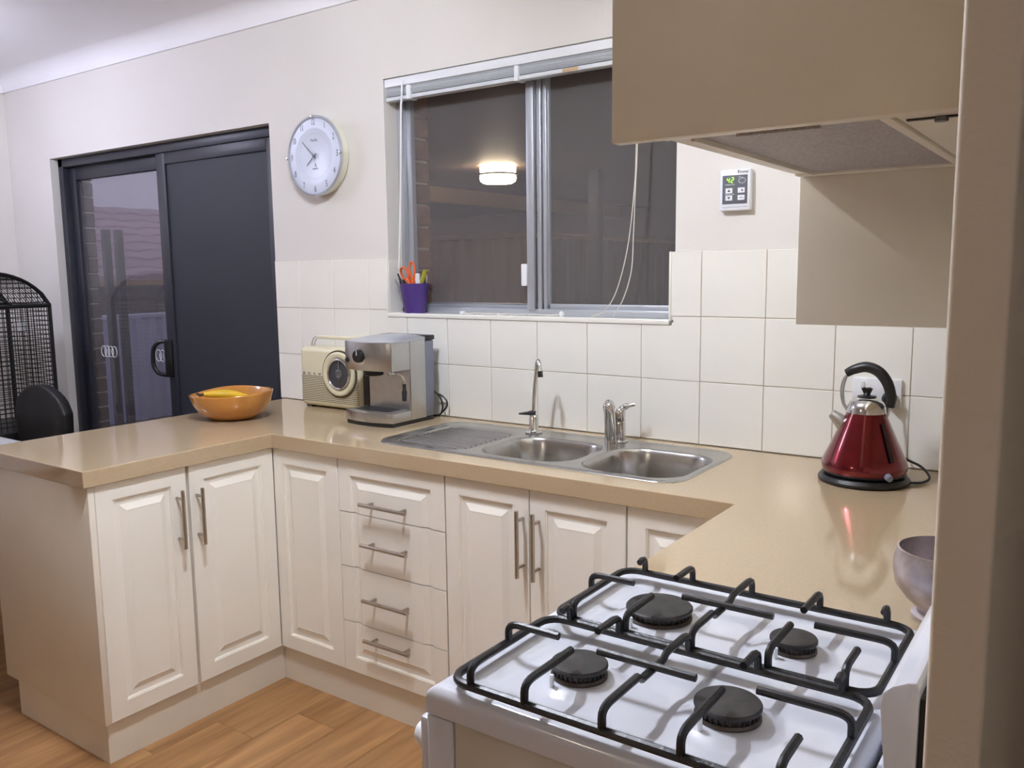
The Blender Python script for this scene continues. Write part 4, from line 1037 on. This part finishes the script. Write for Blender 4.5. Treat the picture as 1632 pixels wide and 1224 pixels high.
# ================================================================== CEILING LIGHTS
kl_ = T('ceiling_light', (1.36, -1.315, CEIL), 'short white fluorescent tube batten on the kitchen ceiling', 'light', 'ceiling lights')
B('body', kl_, 'white_plastic', 1.338, 1.382, -1.50, -1.13, CEIL-.03, CEIL, bev=.004)
for yy in (-1.485, -1.145): B('tube_holder', kl_, 'white_plastic', 1.35, 1.37, yy-.008, yy+.008, CEIL-.10, CEIL-.03)
O('tube_lamp', tube(nb(), [(1.36, -1.475, CEIL-.085), (1.36, -1.155, CEIL-.085)], .015, 16), 'kitchen_glow', kl_, smooth=True)
dl_ = T('ceiling_light', (-1.5, -1.15, CEIL), 'round white globe light hanging from the dining ceiling', 'light', 'ceiling lights')
O('ceiling_rose', lathe(nb(), [(0, 0), (.06, 0), (.055, -.02), (.012, -.03), (.012, -.10), (0, -.10)], (-1.5, -1.15, CEIL), seg=32), 'white_plastic', dl_, smooth=True)
O('globe', lathe(nb(), [(0, .11)]+[(.11*math.sin(a), .11*math.cos(a)) for a in [i*math.pi/14 for i in range(1, 14)]]+[(0, -.11)], (-1.5, -1.15, CEIL-.21), seg=32), 'dining_glow', dl_, smooth=True)

ll_ = T('ceiling_light', (.6, -5.0, CEIL), 'white globe fill light added out of view behind the camera', 'light', 'ceiling lights')  # unseen globe added to lift the hood front and room-side faces
O('ceiling_rose', lathe(nb(), [(0, 0), (.06, 0), (.055, -.02), (.012, -.03), (.012, -.10), (0, -.10)], (.6, -5.0, CEIL), seg=32), 'white_plastic', ll_, smooth=True)
O('globe', lathe(nb(), [(0, .13)]+[(.13*math.sin(a), .13*math.cos(a)) for a in [i*math.pi/14 for i in range(1, 14)]]+[(0, -.13)], (.6, -5.0, CEIL-.24), seg=32), 'living_fill', ll_, smooth=True)

# ================================================================== OUTSIDE
O('patio_ground', box(nb(), -14, 6, .3, 16, -.5, -.02), 'concrete', origin=(0, 3, -.02), label='grey concrete patio ground outside the window', cat='ground', kind='structure')
O('patio_ceiling', box(nb(), -2.69, 2.2, .26, 9.8, 2.31, 2.36), 'patio', origin=(0, 2, 2.31), label='brown patio ceiling outside the kitchen window', cat='ceiling', kind='structure')
pl_ = T('patio_light', (-1.45, 3.45, 2.31), 'round glowing patio light seen through the left window pane', 'light')
O('upper_reflection', lathe(nb(), [(0, 0), (.145, 0), (.152, -.012), (.15, -.05), (.142, -.062), (0, -.062)], (-1.45, 3.45, 2.309), seg=40), 'patio_glow', pl_, smooth=True)  # glowing tier built in place of the lamp's mirrored image
O('ring', lathe(nb(), [(0, -.0625), (.160, -.0635), (.168, -.067), (.168, -.075), (.160, -.0785), (0, -.0795)], (-1.45, 3.45, 2.309), seg=40), 'post', pl_, smooth=True)
O('lower_shade', lathe(nb(), [(0, -.08), (.15, -.08), (.154, -.10), (.147, -.125), (.12, -.142), (0, -.147)], (-1.45, 3.45, 2.309), seg=40), 'patio_glow', pl_, smooth=True)
fb = T('patio_beam', (-2.7, 4.6, 2.1), 'cream timber beam edge lit by the patio light', 'beam')
B('beam', fb, 'fascia', -2.78, -2.70, 2.6, 8.0, 2.125, 2.27, bev=.004)
B('upper_board', fb, 'patio', -2.80, -2.715, 2.6, 8.0, 2.2705, 2.45)
def fence(name, p0, p1, z0, z1, m, label, pitch=.19, depth=.03, rail=None, group=None):
    p0, p1 = Vector((*p0, 0)), Vector((*p1, 0)); d = (p1-p0); L_ = d.length; d.normalize(); n = Vector((-d.y, d.x, 0))
    t = T(name, (p0+p1)/2, label, 'fence', group)
    k = int(L_/(pitch*4))+1; wdt = L_/k
    for s in range(k):
        b = bmesh.new(); pts = []
        m_ = 4
        for q in range(m_):
            o = q*wdt/m_; w_ = wdt/m_
            for f, h in ((0, 0), (.42, 0), (.52, 1), (.90, 1), (1.0, 0)):
                if f == 1.0 and q < m_-1: continue
                pts.append((s*wdt+o+f*w_-(.003 if (f == 1.0) else 0), h*depth))
        lo_ = [b.verts.new(p0+d*a+n*h+Vector((0, 0, z0))) for a, h in pts]; hi_ = [b.verts.new(p0+d*a+n*h+Vector((0, 0, z1))) for a, h in pts]
        lo2 = [b.verts.new(v.co-n*.004) for v in lo_]; hi2 = [b.verts.new(v.co-n*.004) for v in hi_]
        for i in range(len(pts)-1):
            b.faces.new((lo_[i], lo_[i+1], hi_[i+1], hi_[i])); b.faces.new((lo2[i], hi2[i], hi2[i+1], lo2[i+1])); b.faces.new((hi_[i], hi_[i+1], hi2[i+1], hi2[i]))
        O('panel', b, m, t)
    c_ = nb()
    for sg in (0,):
        tube(c_, [p0+Vector((0, 0, z1))+n*depth/2, p1+Vector((0, 0, z1))+n*depth/2], .03, 6)
    O('top_rail', c_, rail or m, t)
    return t
fence('boundary_fence', (-4.6, 4.5), (-1.85, 4.5), -.05, 1.78, 'fence', 'dark brown corrugated steel fence behind the left window pane', group='fences outside the window')
fence('boundary_fence', (-1.8, 4.55), (-1.8, 9.5), -.05, 1.78, 'fence', 'brown corrugated steel fence with pale top rail behind the right window pane', pitch=.22, rail='fascia', group='fences outside the window')
O('patio_post', box(nb(), -1.02, -.92, 4.2, 4.3, -.05, 2.31, bev=.005), 'post', origin=(-.97, 4.25, -.02), label='dark square patio post behind the right window pane', cat='post', smooth=True)
# side yard seen through the door
fence('side_fence', (-5.2, 1.2), (-5.2, 4.2), -.3, 1.03, 'fence_blue', 'pale blue corrugated fence seen through the glass door', pitch=.16)
O('side_post', box(nb(), -3.53, -3.48, 1.15, 1.20, -.05, 1.79), 'post', origin=(-3.5, 1.17, -.05), label='slim dark post outside the glass door, left of the pair', cat='post', group='posts outside the glass door')
O('side_post', box(nb(), -3.53, -3.48, 1.25, 1.30, -.05, 1.79), 'post', origin=(-3.5, 1.27, -.05), label='slim dark post outside the glass door, right of the pair', cat='post', group='posts outside the glass door')
rf = T('neighbour_roof', (-9, 4, 1.3), 'mauve tiled roof of a neighbouring house beyond the pale fence', 'roof')
rowm = None
for k in range(9):
    b = bmesh.new(); pts = []
    n = 64; L_ = 9.0
    top = []; bot = []; fr_ = []
    for i in range(n+1):
        y = .8+L_*i/n; h = .035*abs(math.sin(i*math.pi/4))
        bot.append(b.verts.new((-8.0-k*.30, y, 1.42+k*.125+h))); top.append(b.verts.new((-8.34-k*.30, y, 1.42+.125*k+.115+h*.6))); fr_.append(b.verts.new((-8.0-k*.30, y, 1.38+k*.125)))
    for i in range(n):
        b.faces.new((bot[i], bot[i+1], top[i+1], top[i])); b.faces.new((fr_[i], fr_[i+1], bot[i+1], bot[i]))
    O('tile_course', b, 'roof', rf)
B('eave_wall', rf, 'patio', -8.8, -8.2, .8, 9.8, -.3, 1.36)
B('gutter', rf, 'fascia', -8.04, -7.93, .8, 9.8, 1.30, 1.38)
nh_ = T('sky_backdrop', (-7, 11.5, 0), 'brown house-like backdrop added to hide the sky beyond the fence', 'house')  # added to block the bright sky strip above the fence
B('wall', nh_, 'patio', -16, 2, 11.4, 11.8, -.3, 2.5)
B('eave', nh_, 'post', -16, 2, 11.0, 12.2, 2.5, 3.6, bev=.05)
